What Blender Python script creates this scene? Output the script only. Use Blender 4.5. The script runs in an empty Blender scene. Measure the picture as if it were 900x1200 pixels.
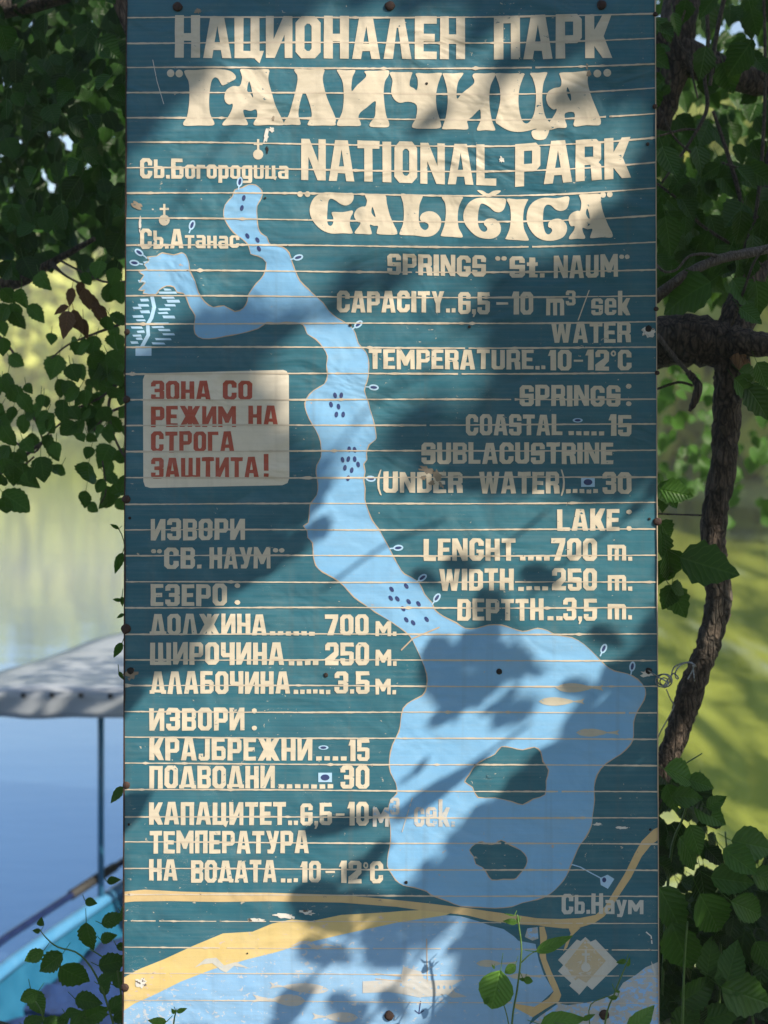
import bpy, math, random
import numpy as np
from mathutils import Vector, Matrix
from mathutils.geometry import delaunay_2d_cdt

rnd = random.Random(11)
R = math.radians
scene = bpy.context.scene
COL = scene.collection

# ------------------------------------------------------------------ camera
F = 1667.0                 # focal length in photo pixels (50 mm on a 36 mm tall frame of 1200 px)
HY = 470.0                 # horizon row
CZ = 1.6                   # camera height over the bank
D = 3.333                  # distance of the board
cam_d = bpy.data.cameras.new('camera')
cam = bpy.data.objects.new('camera', cam_d); COL.objects.link(cam)
cam.location = (0, 0, CZ); cam.rotation_euler = (R(90), 0, 0)
cam_d.lens = 50; cam_d.sensor_width = 36; cam_d.sensor_fit = 'AUTO'
cam_d.shift_y = -(600 - HY) / 1200
cam_d.clip_start = 0.05; cam_d.clip_end = 3000
cam_d.dof.use_dof = True; cam_d.dof.focus_distance = D; cam_d.dof.aperture_fstop = 2.6
scene.camera = cam
scene.render.resolution_x = 768; scene.render.resolution_y = 1024

# ------------------------------------------------------------------ world, sun, exposure
SUN = Vector((0.68, -0.47, 0.56)).normalized()
world = bpy.data.worlds.new('World'); scene.world = world; world.use_nodes = True
wn = world.node_tree; wn.nodes.clear()
wo = wn.nodes.new('ShaderNodeOutputWorld'); wb = wn.nodes.new('ShaderNodeBackground'); ws = wn.nodes.new('ShaderNodeTexSky')
ws.sky_type = 'NISHITA'; ws.sun_disc = False
ws.sun_elevation = math.asin(SUN.z); ws.sun_rotation = math.atan2(SUN.x, SUN.y)
ws.air_density = 1.0; ws.dust_density = 0.6; ws.ozone_density = 1.6
wb.inputs['Strength'].default_value = 0.09
wn.links.new(ws.outputs['Color'], wb.inputs['Color']); wn.links.new(wb.outputs['Background'], wo.inputs['Surface'])
sl = bpy.data.lights.new('sun', 'SUN'); sl.energy = 5.0; sl.angle = R(0.42); sl.color = (1.0, 0.90, 0.74)
so = bpy.data.objects.new('sun', sl); COL.objects.link(so); so.location = (6, -3, 6)
so.rotation_euler = SUN.to_track_quat('Z', 'Y').to_euler()
scene.view_settings.view_transform = 'Standard'; scene.view_settings.look = 'None'
HAZE = 0.0013
scene.view_settings.exposure = 1.08; scene.view_settings.gamma = 1.0
scene.view_settings.use_curve_mapping = False
scene.render.engine = 'CYCLES'
scene.cycles.use_denoising = True
scene.cycles.max_bounces = 8; scene.cycles.diffuse_bounces = 3; scene.cycles.glossy_bounces = 3
scene.cycles.transparent_max_bounces = 6
scene.cycles.sample_clamp_indirect = 6

# ------------------------------------------------------------------ helpers
def P(px, py, Y):
    return Vector(((px - 450) * Y / F, Y, CZ + (HY - py) * Y / F))

def mesh(name, verts, faces, mat=None, parent=None, smooth=False, uvs=None, shade=None, loc=None):
    me = bpy.data.meshes.new(name)
    me.from_pydata([tuple(v) for v in verts], [], faces)
    if uvs is not None:
        uv = me.uv_layers.new(name='UVMap')
        idx = np.empty(len(me.loops), dtype=np.int32); me.loops.foreach_get('vertex_index', idx)
        uv.data.foreach_set('uv', np.asarray(uvs, dtype=np.float32)[idx].ravel())
    if shade is not None:
        at = me.attributes.new('shade', 'FLOAT', 'POINT')
        at.data.foreach_set('value', np.asarray(shade, dtype=np.float32))
    if smooth: me.polygons.foreach_set('use_smooth', [True] * len(me.polygons))
    if mat: me.materials.append(mat)
    me.update()
    o = bpy.data.objects.new(name, me); COL.objects.link(o)
    if parent: o.parent = parent
    if loc: o.location = loc
    return o

def empty(name, loc, label, cat, group=None):
    o = bpy.data.objects.new(name, None); COL.objects.link(o); o.location = loc
    o.empty_display_size = 0.1
    o['label'] = label; o['category'] = cat
    if group: o['group'] = group
    return o

def tag(o, label, cat, group=None):
    o['label'] = label; o['category'] = cat
    if group: o['group'] = group
    return o

def catmull(pts, n=4, closed=False):
    out = []; m = len(pts)
    rng = range(m) if closed else range(m - 1)
    for i in rng:
        if closed: p0, p1, p2, p3 = pts[i - 1], pts[i], pts[(i + 1) % m], pts[(i + 2) % m]
        else: p0, p1, p2, p3 = pts[max(i - 1, 0)], pts[i], pts[i + 1], pts[min(i + 2, m - 1)]
        for k in range(n):
            t = k / n
            out.append(tuple(0.5 * ((2 * b) + (-a + c) * t + (2 * a - 5 * b + 4 * c - d) * t * t + (-a + 3 * b - 3 * c + d) * t ** 3)
                             for a, b, c, d in zip(p0, p1, p2, p3)))
    if not closed: out.append(tuple(pts[-1]))
    return out

def tube(path, radii, sides=8, lump=0.0, cap=True, seed=0):
    rr = random.Random(seed)
    path = [Vector(p) for p in path]; V = []; Fc = []
    n = len(path); up = Vector((0.3, 0.5, 0.81))
    t0 = (path[1] - path[0]).normalized(); u = t0.cross(up)
    if u.length < 1e-3: u = t0.cross(Vector((1, 0, 0)))
    u.normalize()
    for i, p in enumerate(path):
        t = (path[min(i + 1, n - 1)] - path[max(i - 1, 0)]).normalized()
        u = (u - t * u.dot(t)).normalized(); w = t.cross(u)
        for k in range(sides):
            a = 2 * math.pi * k / sides
            r = radii[i] * (1 + lump * rr.uniform(-1, 1))
            V.append(p + (u * math.cos(a) + w * math.sin(a)) * r)
    for i in range(n - 1):
        for k in range(sides):
            a = i * sides + k; b = i * sides + (k + 1) % sides
            Fc.append((a, b, b + sides, a + sides))
    if cap:
        Fc.append(tuple(reversed(range(sides)))); Fc.append(tuple(range((n - 1) * sides, n * sides)))
    return V, Fc

def join(parts):
    V = []; Fc = []
    for v, f in parts:
        o = len(V); V += list(v); Fc += [tuple(i + o for i in q) for q in f]
    return V, Fc

def box(x0, y0, z0, x1, y1, z1):
    V = [(x, y, z) for x in (x0, x1) for y in (y0, y1) for z in (z0, z1)]
    return V, [(0, 1, 3, 2), (4, 6, 7, 5), (0, 4, 5, 1), (2, 3, 7, 6), (0, 2, 6, 4), (1, 5, 7, 3)]

# ------------------------------------------------------------------ material helpers
class NT:
    def __init__(s, name):
        s.m = bpy.data.materials.new(name); s.m.use_nodes = True
        s.t = s.m.node_tree; s.t.nodes.clear()
        s.out = s.t.nodes.new('ShaderNodeOutputMaterial')
    def n(s, kind, **kw):
        nd = s.t.nodes.new('ShaderNode' + kind)
        for k, v in kw.items(): setattr(nd, k, v)
        return nd
    def l(s, a, b): s.t.links.new(a, b)
    def setin(s, sock, v):
        if hasattr(v, 'links') or isinstance(v, bpy.types.NodeSocket): s.l(v, sock)
        else: sock.default_value = v
    def math(s, op, a, b=0.0, clamp=False):
        nd = s.n('Math', operation=op, use_clamp=clamp)
        s.setin(nd.inputs[0], a); s.setin(nd.inputs[1], b); return nd.outputs[0]
    def mix(s, f, a, b):
        nd = s.n('Mix', data_type='RGBA')
        s.setin(nd.inputs[0], f); s.setin(nd.inputs[6], a); s.setin(nd.inputs[7], b); return nd.outputs[2]
    def noise(s, vec, scale, detail=3.0, rough=0.55, dist=0.0):
        nd = s.n('TexNoise'); s.l(vec, nd.inputs['Vector'])
        nd.inputs['Scale'].default_value = scale; nd.inputs['Detail'].default_value = detail
        nd.inputs['Roughness'].default_value = rough; nd.inputs['Distortion'].default_value = dist
        return nd.outputs['Fac']
    def mapr(s, v, a, b, c=0.0, d=1.0):
        nd = s.n('MapRange'); s.setin(nd.inputs[0], v)
        for i, x in zip((1, 2, 3, 4), (a, b, c, d)): nd.inputs[i].default_value = x
        return nd.outputs[0]
    def mapping(s, vec, scale=(1, 1, 1), rot=(0, 0, 0), loc=(0, 0, 0)):
        nd = s.n('Mapping'); s.l(vec, nd.inputs['Vector'])
        nd.inputs['Scale'].default_value = scale; nd.inputs['Rotation'].default_value = rot; nd.inputs['Location'].default_value = loc
        return nd.outputs[0]
    def bump(s, h, strength, dist, prev=None):
        nd = s.n('Bump'); nd.inputs['Strength'].default_value = strength; nd.inputs['Distance'].default_value = dist
        s.l(h, nd.inputs['Height'])
        if prev is not None: s.l(prev, nd.inputs['Normal'])
        return nd.outputs[0]
    def bsdf(s, col, rough=0.5, normal=None, metal=0.0, spec=0.5):
        b = s.n('BsdfPrincipled')
        s.setin(b.inputs['Base Color'], col); s.setin(b.inputs['Roughness'], rough)
        b.inputs['Metallic'].default_value = metal; b.inputs['Specular IOR Level'].default_value = spec
        if normal is not None: s.l(normal, b.inputs['Normal'])
        s.l(b.outputs[0], s.out.inputs['Surface'])
        return b

def c4(r, g, b): return (r, g, b, 1.0)

TEAL = c4(0.022, 0.104, 0.152)
TEAL2 = c4(0.034, 0.138, 0.184)
CREAM = c4(0.60, 0.525, 0.41)

def paint(name, col_a, col_b, chip=None, chip_lo=0.70, scratch=True, rough=0.42, worn=0.0):
    """old brush paint on a rippled sheet: tone drift, chips that show another coat, scratches, rippled normal"""
    k = NT(name); tc = k.n('TexCoord'); ob = tc.outputs['Object']
    big = k.noise(ob, 2.2, 3); mid = k.noise(ob, 14, 4, 0.6); fine = k.noise(ob, 110, 3, 0.6)
    col = k.mix(k.mapr(k.math('ADD', k.math('MULTIPLY', big, 0.6), k.math('MULTIPLY', mid, 0.4)), 0.36, 0.64), col_a, col_b)
    # each strip of the board took the paint a little differently; faint vertical run marks
    sp_ = k.n('SeparateXYZ'); k.l(ob, sp_.inputs[0])
    idx = k.math('FLOOR', k.math('DIVIDE', k.math('ADD', sp_.outputs[2], .017), .0606))
    wn_2 = k.n('TexWhiteNoise', noise_dimensions='1D'); k.l(idx, wn_2.inputs['W'])
    tone = k.math('ADD', k.math('MULTIPLY', wn_2.outputs['Value'], .11), k.math('MULTIPLY', big, .12))
    col = k.mix(tone, col, c4(col_a[0] * .62, col_a[1] * .66, col_a[2] * .68))
    run = k.noise(k.mapping(ob, (34, 1, 1.1)), 1.0, 3, .6)
    col = k.mix(k.mapr(run, .56, .80, 0, .22), col, c4(.13, .11, .085))
    # brush streaks along x
    br = k.noise(k.mapping(ob, (4, 1, 160)), 1.0, 2)
    col = k.mix(k.math('MULTIPLY', k.mapr(br, 0.4, 0.75), 0.10), col, c4(0.30, 0.30, 0.26))
    # grey dust film
    col = k.mix(k.mapr(mid, 0.55, 0.85, 0.0, 0.16), col, c4(0.24, 0.25, 0.23))
    if chip is not None:
        sep = k.n('SeparateXYZ'); k.l(ob, sep.inputs[0])
        # wear grows to the lower left of the board
        wz = k.mapr(sep.outputs[2], 1.1, 0.15, 0.0, 1.0); wx = k.mapr(sep.outputs[0], 0.35, -0.6, 0.25, 1.0)
        zone = k.math('MULTIPLY', wz, wx)
        cn = k.noise(k.mapping(ob, (1.0, 1.0, 1.5)), 62, 5, 0.66, 0.4)
        grp = k.noise(ob, 5.0, 3, 0.6)
        th = k.math('SUBTRACT', k.math('ADD', cn, k.math('MULTIPLY', grp, 0.28)), k.math('SUBTRACT', 0.0, k.math('MULTIPLY', zone, 0.05 + worn)))
        cf = k.mapr(th, chip_lo + 0.14, chip_lo + 0.165)
        col = k.mix(cf, col, chip)
        if scratch:
            sc = k.noise(k.mapping(ob, (7, 1, 46), (0, R(38), 0)), 2.6, 3, 0.5, 1.2)
            line = k.math('MULTIPLY', k.mapr(k.math('ABSOLUTE', k.math('SUBTRACT', sc, 0.5)), 0.0, 0.0035, 1, 0),
                          k.mapr(k.noise(ob, 9, 2), 0.57, 0.62))
            line = k.math('MULTIPLY', line, k.mapr(zone, 0.0, 0.6, 0.35, 0.9))
            col = k.mix(line, col, chip)
    # ripples of the sheet, more at the top; brush texture
    sep2 = k.n('SeparateXYZ'); k.l(ob, sep2.inputs[0])
    rip = k.noise(k.mapping(ob, (1, 1, 1.6), (0, R(-28), 0)), 5.5, 2.5, 0.5, 0.8)
    rip2 = k.noise(ob, 17, 2, 0.5, 0.5)
    h = k.math('MULTIPLY', k.math('ADD', rip, k.math('MULTIPLY', rip2, 0.18)), k.mapr(sep2.outputs[2], 0.9, 2.1, 0.45, 1.0))
    nb = k.bump(h, 1.0, 0.016)
    nb = k.bump(k.math('ADD', fine, br), 0.18, 0.0012, nb)
    k.bsdf(col, k.mapr(mid, 0.3, 0.8, rough - 0.07, rough + 0.14), nb, spec=0.28)
    return k.m

M = {}
M['board'] = paint('teal board paint', TEAL, TEAL2, c4(0.42, 0.38, 0.31), 0.685)
M['cream'] = paint('cream lettering paint', CREAM, c4(0.53, 0.465, 0.365), TEAL, 0.672, scratch=False)
M['faded'] = paint('faded lettering paint', c4(0.52, 0.46, 0.40), c4(0.36, 0.42, 0.46), c4(0.20, 0.36, 0.55), 0.60, scratch=False)
M['lake'] = paint('light blue lake paint', c4(0.165, 0.375, 0.625), c4(0.215, 0.425, 0.655), c4(0.42, 0.34, 0.30), 0.685)
M['bay'] = paint('faded bay paint', c4(0.205, 0.385, 0.62), c4(0.27, 0.44, 0.64), c4(0.42, 0.45, 0.50), 0.63)
M['edge'] = paint('tan paint edge', c4(0.42, 0.31, 0.22), c4(0.50, 0.40, 0.30), None)
M['seam'] = paint('worn seam paint', c4(0.58, 0.50, 0.40), c4(0.48, 0.40, 0.31), c4(0.16, 0.13, 0.11), 0.68, scratch=False)
M['panel'] = paint('cream panel paint', c4(0.68, 0.61, 0.50), c4(0.62, 0.56, 0.46), c4(0.22, 0.2, 0.18), 0.74, scratch=False)
M['red'] = paint('red lettering paint', c4(0.36, 0.060, 0.035), c4(0.42, 0.085, 0.05), c4(0.6, 0.52, 0.4), 0.70, scratch=False)
M['sand'] = paint('yellow sand paint', c4(0.58, 0.43, 0.17), c4(0.62, 0.49, 0.25), c4(0.50, 0.40, 0.34), 0.66, scratch=False)
M['road'] = paint('tan road paint', c4(0.52, 0.37, 0.18), c4(0.56, 0.42, 0.23), c4(0.30, 0.24, 0.18), 0.68, scratch=False)
M['spot'] = paint('navy spot paint', c4(0.022, 0.038, 0.135), c4(0.03, 0.05, 0.16), None)
M['icon'] = paint('pale blue icon paint', c4(0.33, 0.52, 0.72), c4(0.38, 0.56, 0.74), None)
M['grey'] = paint('pale grey paint', c4(0.46, 0.46, 0.44), c4(0.53, 0.51, 0.46), c4(0.25, 0.4, 0.6), 0.70, scratch=False)
M['shore'] = paint('grey blue worn paint', c4(0.36, 0.38, 0.40), c4(0.44, 0.43, 0.41), c4(0.24, 0.42, 0.68), 0.52, scratch=False)
M['fish'] = paint('beige fish paint', c4(0.44, 0.40, 0.32), c4(0.52, 0.48, 0.40), c4(0.22, 0.38, 0.58), 0.62, scratch=False)
M['ghost'] = paint('worn away beige paint', c4(0.50, 0.46, 0.41), c4(0.42, 0.44, 0.46), c4(0.23, 0.40, 0.62), 0.635, scratch=False)
M['court'] = paint('worn tan court paint', c4(0.50, 0.39, 0.23), c4(0.42, 0.37, 0.29), c4(0.46, 0.45, 0.42), 0.56, scratch=False)
M['chip'] = paint('bare primer', c4(0.66, 0.64, 0.60), c4(0.50, 0.47, 0.43), c4(0.10, 0.08, 0.07), 0.60, scratch=False)
M['brownchip'] = paint('brown stain', c4(0.20, 0.155, 0.115), c4(0.30, 0.25, 0.19), c4(0.05, 0.11, 0.13), 0.60, scratch=False)

def plain(name, ca, cb, rough=0.5, scale=30, bump=0.2, dist=0.003, metal=0.0):
    k = NT(name); tc = k.n('TexCoord'); ob = tc.outputs['Object']
    n = k.noise(ob, scale, 4, 0.6)
    k.bsdf(k.mix(k.mapr(n, 0.35, 0.68), ca, cb), rough, k.bump(n, bump, dist), metal)
    return k.m
M['rust'] = plain('rusty iron', c4(0.016, 0.009, 0.008), c4(0.05, 0.022, 0.015), 0.8, 180, 0.6, 0.002)
M['hole'] = plain('dark hole', c4(0.006, 0.006, 0.007), c4(0.02, 0.014, 0.012), 0.9, 90)
M['steel'] = plain('old steel', c4(0.16, 0.15, 0.14), c4(0.09, 0.06, 0.045), 0.55, 60, 0.3, 0.002, 0.4)
M['wire'] = plain('galvanised wire', c4(0.30, 0.32, 0.34), c4(0.10, 0.09, 0.09), 0.45, 120, 0.2, 0.001, 0.3)

# ------------------------------------------------------------------ 2D shapes on the board
def area2(p): return sum(p[i - 1][0] * p[i][1] - p[i][0] * p[i - 1][1] for i in range(len(p)))
def csg(ops, eps=1e-5):
    """ops: list of (sign, polygon); later polygons win.  -> verts2d, tris"""
    V = []; Fs = []
    for s, p in ops:
        if area2(p) < 0: p = p[::-1]
        o = len(V); V += [Vector((q[0], q[1])) for q in p]; Fs.append(list(range(o, o + len(p))))
    ov, oe, of, _, _, oo = delaunay_2d_cdt(V, [], Fs, 1, eps)
    tris = []
    for f, src in zip(of, oo):
        if src and ops[max(src)][0] > 0: tris.append(tuple(f))
    return ov, tris

SIGN_LOC = Vector((0, D, 0))
def S(px, py, h):       # photo pixel on the board -> local point, h metres proud of the sheet
    k = D / F
    return ((px - 450) * k, -h, CZ + (HY - py) * k)

H_SHORE, H_LAKE, H_SAND, H_ISLE, H_ROAD, H_ART, H_TEXT, H_SEAM, H_SPOT, H_BOLT = [q * .00011 for q in (1, 2, 3, 4, 5, 7, 9, 11, 13, 14)]
sign = empty('information_sign', SIGN_LOC, 'tall weathered teal painted board with a blue lake map and cream Cyrillic and English lettering', 'sign')

def flat(name, ops, mat, h, label=None, jit=0.0, eps=1e-3):
    v, t = csg(ops, eps)
    V = [S(p[0] + rnd.uniform(-jit, jit), p[1] + rnd.uniform(-jit, jit), h) for p in v]
    T = []
    for a, b, c in t:       # face the camera
        ar = (v[b][0] - v[a][0]) * (v[c][1] - v[a][1]) - (v[c][0] - v[a][0]) * (v[b][1] - v[a][1])
        T.append((a, c, b) if ar > 0 else (a, b, c))
    o = mesh(name, V, T, mat, sign)
    if label: o['label'] = label
    return o

def cv(ox, oy, s, pts): return [(ox + x / s, oy + y / s) for x, y in pts]
def ell(cx, cy, rx, ry, a=0, n=14):
    ca, sa = math.cos(R(a)), math.sin(R(a)); out = []
    for k in range(n):
        t = 2 * math.pi * k / n; x, y = rx * math.cos(t), ry * math.sin(t)
        out.append((cx + x * ca - y * sa, cy + x * sa + y * ca))
    return out
def rect(x0, y0, x1, y1): return [(x0, y0), (x1, y0), (x1, y1), (x0, y1)]
def strip(pts, w):
    L = []; Rr = []
    for i, p in enumerate(pts):
        a = pts[max(i - 1, 0)]; b = pts[min(i + 1, len(pts) - 1)]
        dx, dy = b[0] - a[0], b[1] - a[1]; l = math.hypot(dx, dy) or 1
        ww = w[i] if isinstance(w, (list, tuple)) else w
        L.append((p[0] - dy / l * ww / 2, p[1] + dx / l * ww / 2)); Rr.append((p[0] + dy / l * ww / 2, p[1] - dx / l * ww / 2))
    return L + Rr[::-1]

# the sheet itself, slightly irregular edge, 16 mm thick
def edge_x(py, side):
    return (148 - 4 * py / 1200) if side < 0 else (768 + 4 * py / 1200)
rows = 60; pysl = [-60 + (1280 * i / rows) for i in range(rows + 1)]
V = []; Fc = []
for i, py in enumerate(pysl):
    for sd in (-1, 1):
        V.append(S(edge_x(py, sd) + rnd.uniform(-.6, .6), py, 0.0))
for i in range(rows): Fc.append((2 * i, 2 * i + 2, 2 * i + 3, 2 * i + 1))
n0 = len(V)
V += [(x, y + 0.016, z) for x, y, z in V]
for i in range(rows):
    Fc.append((n0 + 2 * i, n0 + 2 * i + 1, n0 + 2 * i + 3, n0 + 2 * i + 2))
    Fc.append((2 * i, n0 + 2 * i, n0 + 2 * i + 2, 2 * i + 2)); Fc.append((2 * i + 1, 2 * i + 3, n0 + 2 * i + 3, n0 + 2 * i + 1))
Fc.append((0, 1, n0 + 1, n0)); Fc.append((2 * rows, n0 + 2 * rows, n0 + 2 * rows + 1, 2 * rows + 1))
mesh('board', V, Fc, M['board'], sign)
# rusty left rim and pale right rim
for sd, m_, w_ in ((-1, M['rust'], 1.6), (1, M['edge'], 1.0)):
    V = []; Fc = []
    for py in pysl:
        x = edge_x(py, sd); w2 = w_ * rnd.uniform(.6, 1.3)
        for dx, dy in ((0.4 * sd, .018), (0.4 * sd, -.0035), (0.4 * sd - sd * w2, -.0035), (0.4 * sd - sd * w2, .018)):
            p = S(x + dx, py, 0); V.append((p[0], dy, p[2]))
    for i in range(rows):
        for k in range(4): Fc.append((4 * i + k, 4 * i + (k + 1) % 4, 4 * i + 4 + (k + 1) % 4, 4 * i + 4 + k))
    Fc += [(0, 1, 2, 3), (4 * rows + 3, 4 * rows + 2, 4 * rows + 1, 4 * rows)]
    mesh('edge_rim', V, Fc, m_, sign)
# posts and battens behind
for x in (-0.42, 0.42):
    mesh('post', *box(x - .03, .045, -.35, x + .03, .105, 2.68), M['steel'], sign)
for z in (0.32, 1.35, 2.4):
    mesh('rail', *box(-.6, .0175, z - .03, .6, .0435, z + .03), M['steel'], sign)

# ---- lake
lake = (cv(240, 200, 4, [(205,65),(240,68),(268,95),(265,130),(245,165),(245,215),(250,265),(265,295),(290,310),(300,335),(320,350),(365,358),(395,385),(410,430),(425,470),(445,515),(485,555),(510,580),(555,620),(580,655),(620,690),(680,725),(705,760),(720,810),(755,850),(768,890),(768,950),(760,990),(748,1030),(765,1080),(775,1120)])
 + cv(340, 450, 4, [(385,150),(395,190),(403,240),(400,262),(370,285),(358,325),(360,355),(345,375),(352,410),(345,450),(352,490),(350,540),(365,590),(385,640),(415,680),(440,725),(465,770),(490,820),(510,855),(535,890),(600,925),(630,985),(665,1025),(680,1060),(720,1090),(780,1120)])
 + cv(440, 700, 4, [(420,145),(475,145),(530,130),(590,130),(640,145)])
 + cv(600, 700, 4, [(50,160),(90,152),(120,145),(165,155),(210,178),(280,188),(340,222),(400,280),(440,320),(480,345),(540,358),(590,385),(625,430),(620,480),(590,530),(570,585),(570,650),(555,690),(510,735),(440,780),(400,830),(385,890),(387,950),(378,1020)])
 + cv(600, 960, 5, [(465,40),(430,110),(395,155),(370,210),(345,270),(320,330),(280,385),(220,440),(150,470),(60,490)])
 + cv(440, 930, 4, [(640,530),(560,537),(490,533),(400,528),(340,505),(260,475),(240,458),(180,440),(130,430),(95,405),(75,375),(55,340),(60,280),(70,230)])
 + cv(440, 700, 4, [(70,1080),(60,1010),(70,950),(100,920),(95,870),(70,820),(65,760),(80,690),(110,630),(118,580),(130,520),(170,485),(220,460),(240,420),(240,360),(215,290),(185,225),(160,180),(110,140),(50,100)])
 + cv(340, 450, 4, [(400,1070),(350,1035),(300,1000),(250,945),(205,910),(150,880),(120,850),(108,800),(105,745),(82,720),(80,690),(62,665),(85,650),(90,600),(95,560),(125,520),(130,470),(122,420),(125,380),(145,340),(142,270),(120,215),(90,165),(70,110),(75,70),(110,30)])
 + cv(240, 200, 4, [(560,1000),(575,960),(570,910),(575,870),(555,830),(520,790),(480,765),(470,735),(445,715),(380,710),(330,715),(290,712),(250,740)])
 + cv(140, 200, 4, [(560,765),(500,775),(450,785),(390,787),(355,765),(350,720),(355,680),(330,640),(315,600),(300,575),(270,570),(255,545),(220,540),(185,560),(170,580),(110,575),(120,560),(90,560),(120,525),(95,520),(115,490),(90,475),(130,460),(115,440),(140,420),(130,405),(175,400),(200,385),(255,395),(290,385),(310,395),(325,430),(330,470),(355,520),(370,570),(400,615),(440,640),(490,633),(540,660),(580,645),(600,610),(605,580),(640,530),(675,490),(688,430),(650,400),(615,390),(605,350),(575,320),(535,290),(505,250),(488,210),(495,160),(530,120),(540,90),(575,80)]))
lake = catmull(lake, 2, True)
isle1 = catmull(cv(440, 700, 4, [(590,700),(640,705),(690,715),(745,702),(775,725),(785,770),(812,810),(800,860),(795,925),(740,945),(690,972),(640,958),(560,940),(480,938),(455,890),(418,865),(440,830),(470,785),(520,755),(560,735)]), 2, True)
isle2 = catmull(cv(440, 930, 4, [(590,218),(630,240),(680,265),(710,300),(705,340),(670,385),(650,402),(600,402),(545,405),(520,370),(500,345),(470,330),(460,295),(440,265),(470,235),(500,225),(530,238),(560,235)]), 2, True)
def outline(name, poly, w, h):
    ops = []; pl = poly + [poly[0]]
    V = []; Fc = []
    n = len(poly)
    for i in range(n):
        a, p, b = poly[i - 1], poly[i], poly[(i + 1) % n]
        dx, dy = b[0] - a[0], b[1] - a[1]; l = math.hypot(dx, dy) or 1
        ww = w * rnd.uniform(.35, 1.25)
        V.append(S(p[0] + dy / l * ww, p[1] - dx / l * ww, h)); V.append(S(p[0] - dy / l * ww, p[1] + dx / l * ww, h))
    for i in range(n):
        j = (i + 1) % n; Fc.append((2 * i, 2 * j, 2 * j + 1, 2 * i + 1))
    return mesh(name, V, Fc, M['edge'], sign)
flat('painted_lake', [(1, lake), (-1, isle1), (-1, isle2)], M['lake'], H_LAKE, 'light blue lake and winding channel painted down the board')
outline('painted_outline', lake, .65, H_ROAD); outline('painted_outline', isle1, .7, H_ROAD); outline('painted_outline', isle2, .6, H_ROAD)

# ---- bottom landscape
sandlow = cv(140, 1000, 3.4615, [(15,640),(60,610),(150,570),(250,520),(380,470),(520,430),(640,400),(750,365),(900,330)]) + cv(440, 930, 4, [(100,605),(200,590),(330,570)])
sandtop = cv(140, 1000, 3.4615, [(15,505),(80,470),(180,430),(300,375),(420,325),(540,318),(620,285),(700,268),(780,275),(900,250)]) + cv(440, 930, 4, [(60,556),(130,550),(200,547),(280,530),(390,545)])
flat('painted_sand', [(1, sandtop + sandlow[::-1])], M['sand'], H_SAND, 'yellow sandy shore sweeping up from the lower left')
bay = sandlow + cv(440, 930, 4, [(400,575),(480,598),(540,620),(600,635),(650,670),(670,690),(750,705),(765,780),(790,850),(835,925),(770,985),(700,1120)]) + [(590, 1219), (145.5, 1219)]
flat('painted_bay', [(1, bay)], M['bay'], H_LAKE, 'blue bay of the big lake at the bottom of the board')
shore = cv(600, 960, 5, [(860,835),(780,870),(730,910),(650,960),(620,1010),(540,1050),(440,1075),(330,1090),(270,1080),(170,1150),(60,1240),(60,1290),(860,1290)])
flat('painted_shore', [(1, shore)], M['shore'], H_SAND, 'worn grey-blue shore in the lower right corner')
roadtop = cv(140, 1000, 3.4615, [(15,155),(100,148),(250,155),(400,160),(600,160),(900,168)]) + cv(440, 930, 4, [(100,500),(250,515),(370,530),(420,535),(520,550)]) + cv(600, 960, 5, [(40,565),(150,580),(280,585),(400,580),(490,560),(545,510),(600,420),(660,320),(720,200),(760,130),(830,60),(858,45)])
roadlow = cv(600, 960, 5, [(858,120),(815,150),(760,220),(700,340),(640,430),(590,510),(540,570),(480,610),(380,640),(300,640),(200,630),(150,622),(40,615)]) + cv(440, 930, 4, [(540,598),(430,570),(300,555),(200,545),(100,530)]) + cv(140, 1000, 3.4615, [(900,200),(600,195),(400,198),(200,193),(60,195),(15,200)])
spur = cv(600, 960, 5, [(160,630),(165,720),(160,800),(185,870),(220,960),(245,1010),(215,1050),(130,1100),(40,1085),(20,1080),(10,1100),(120,1160),(200,1110),(275,1065),(288,1030),(265,970),(230,890),(200,820),(195,740),(205,690),(190,630)])
spur2 = cv(600, 960, 5, [(330,636),(400,636),(345,690),(325,750),(300,775),(318,720),(345,670)])
flat('painted_road', [(1, roadtop + roadlow)], M['road'], H_ROAD, 'tan road curving along the lake shore', jit=.25)
flat('painted_path', [(1, spur)], M['road'], H_ROAD - .00003, jit=.25); flat('painted_path', [(1, spur2)], M['road'], H_ROAD - .00003, jit=.25)
bare = cv(600, 960, 5, [(90,640),(150,632),(155,700),(120,712),(75,690)])
flat('worn_patch', [(1, bare)], M['shore'], H_SAND)
# monastery emblem
em = cv(600, 960, 5, [(430,690),(460,718),(490,705),(625,845),(470,1000),(440,975),(395,1028),(335,975),(348,960),(270,890),(300,855),(270,825),(380,705),(402,714)])
emi = cv(600, 960, 5, [(430,703),(550,830),(435,960),(390,932),(370,945),(308,855)])
flat('emblem', [(1, em), (-1, emi)], M['grey'], H_ART, 'pale diamond plan of a monastery')
flat('emblem_court', [(1, emi)], M['court'], H_ROAD + .00005)
def cross(cx, top, cy, r, w=2.6):
    return [(1, ell(cx, cy, r, r)), (1, rect(cx - w / 2, top, cx + w / 2, cy)), (1, rect(cx - r * .85, top + (cy - top) * .24, cx + r * .85, top + (cy - top) * .24 + w))]
flat('cross_mark', cross(686.5, 1112, 1133.5, 5.4), M['grey'], H_ART + .00005)
flat('cross_mark', cross(302.5, 163, 181, 6.0), M['cream'], H_ART)
flat('cross_mark', cross(192.5, 239, 258, 6.4), M['cream'], H_ART)
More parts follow.
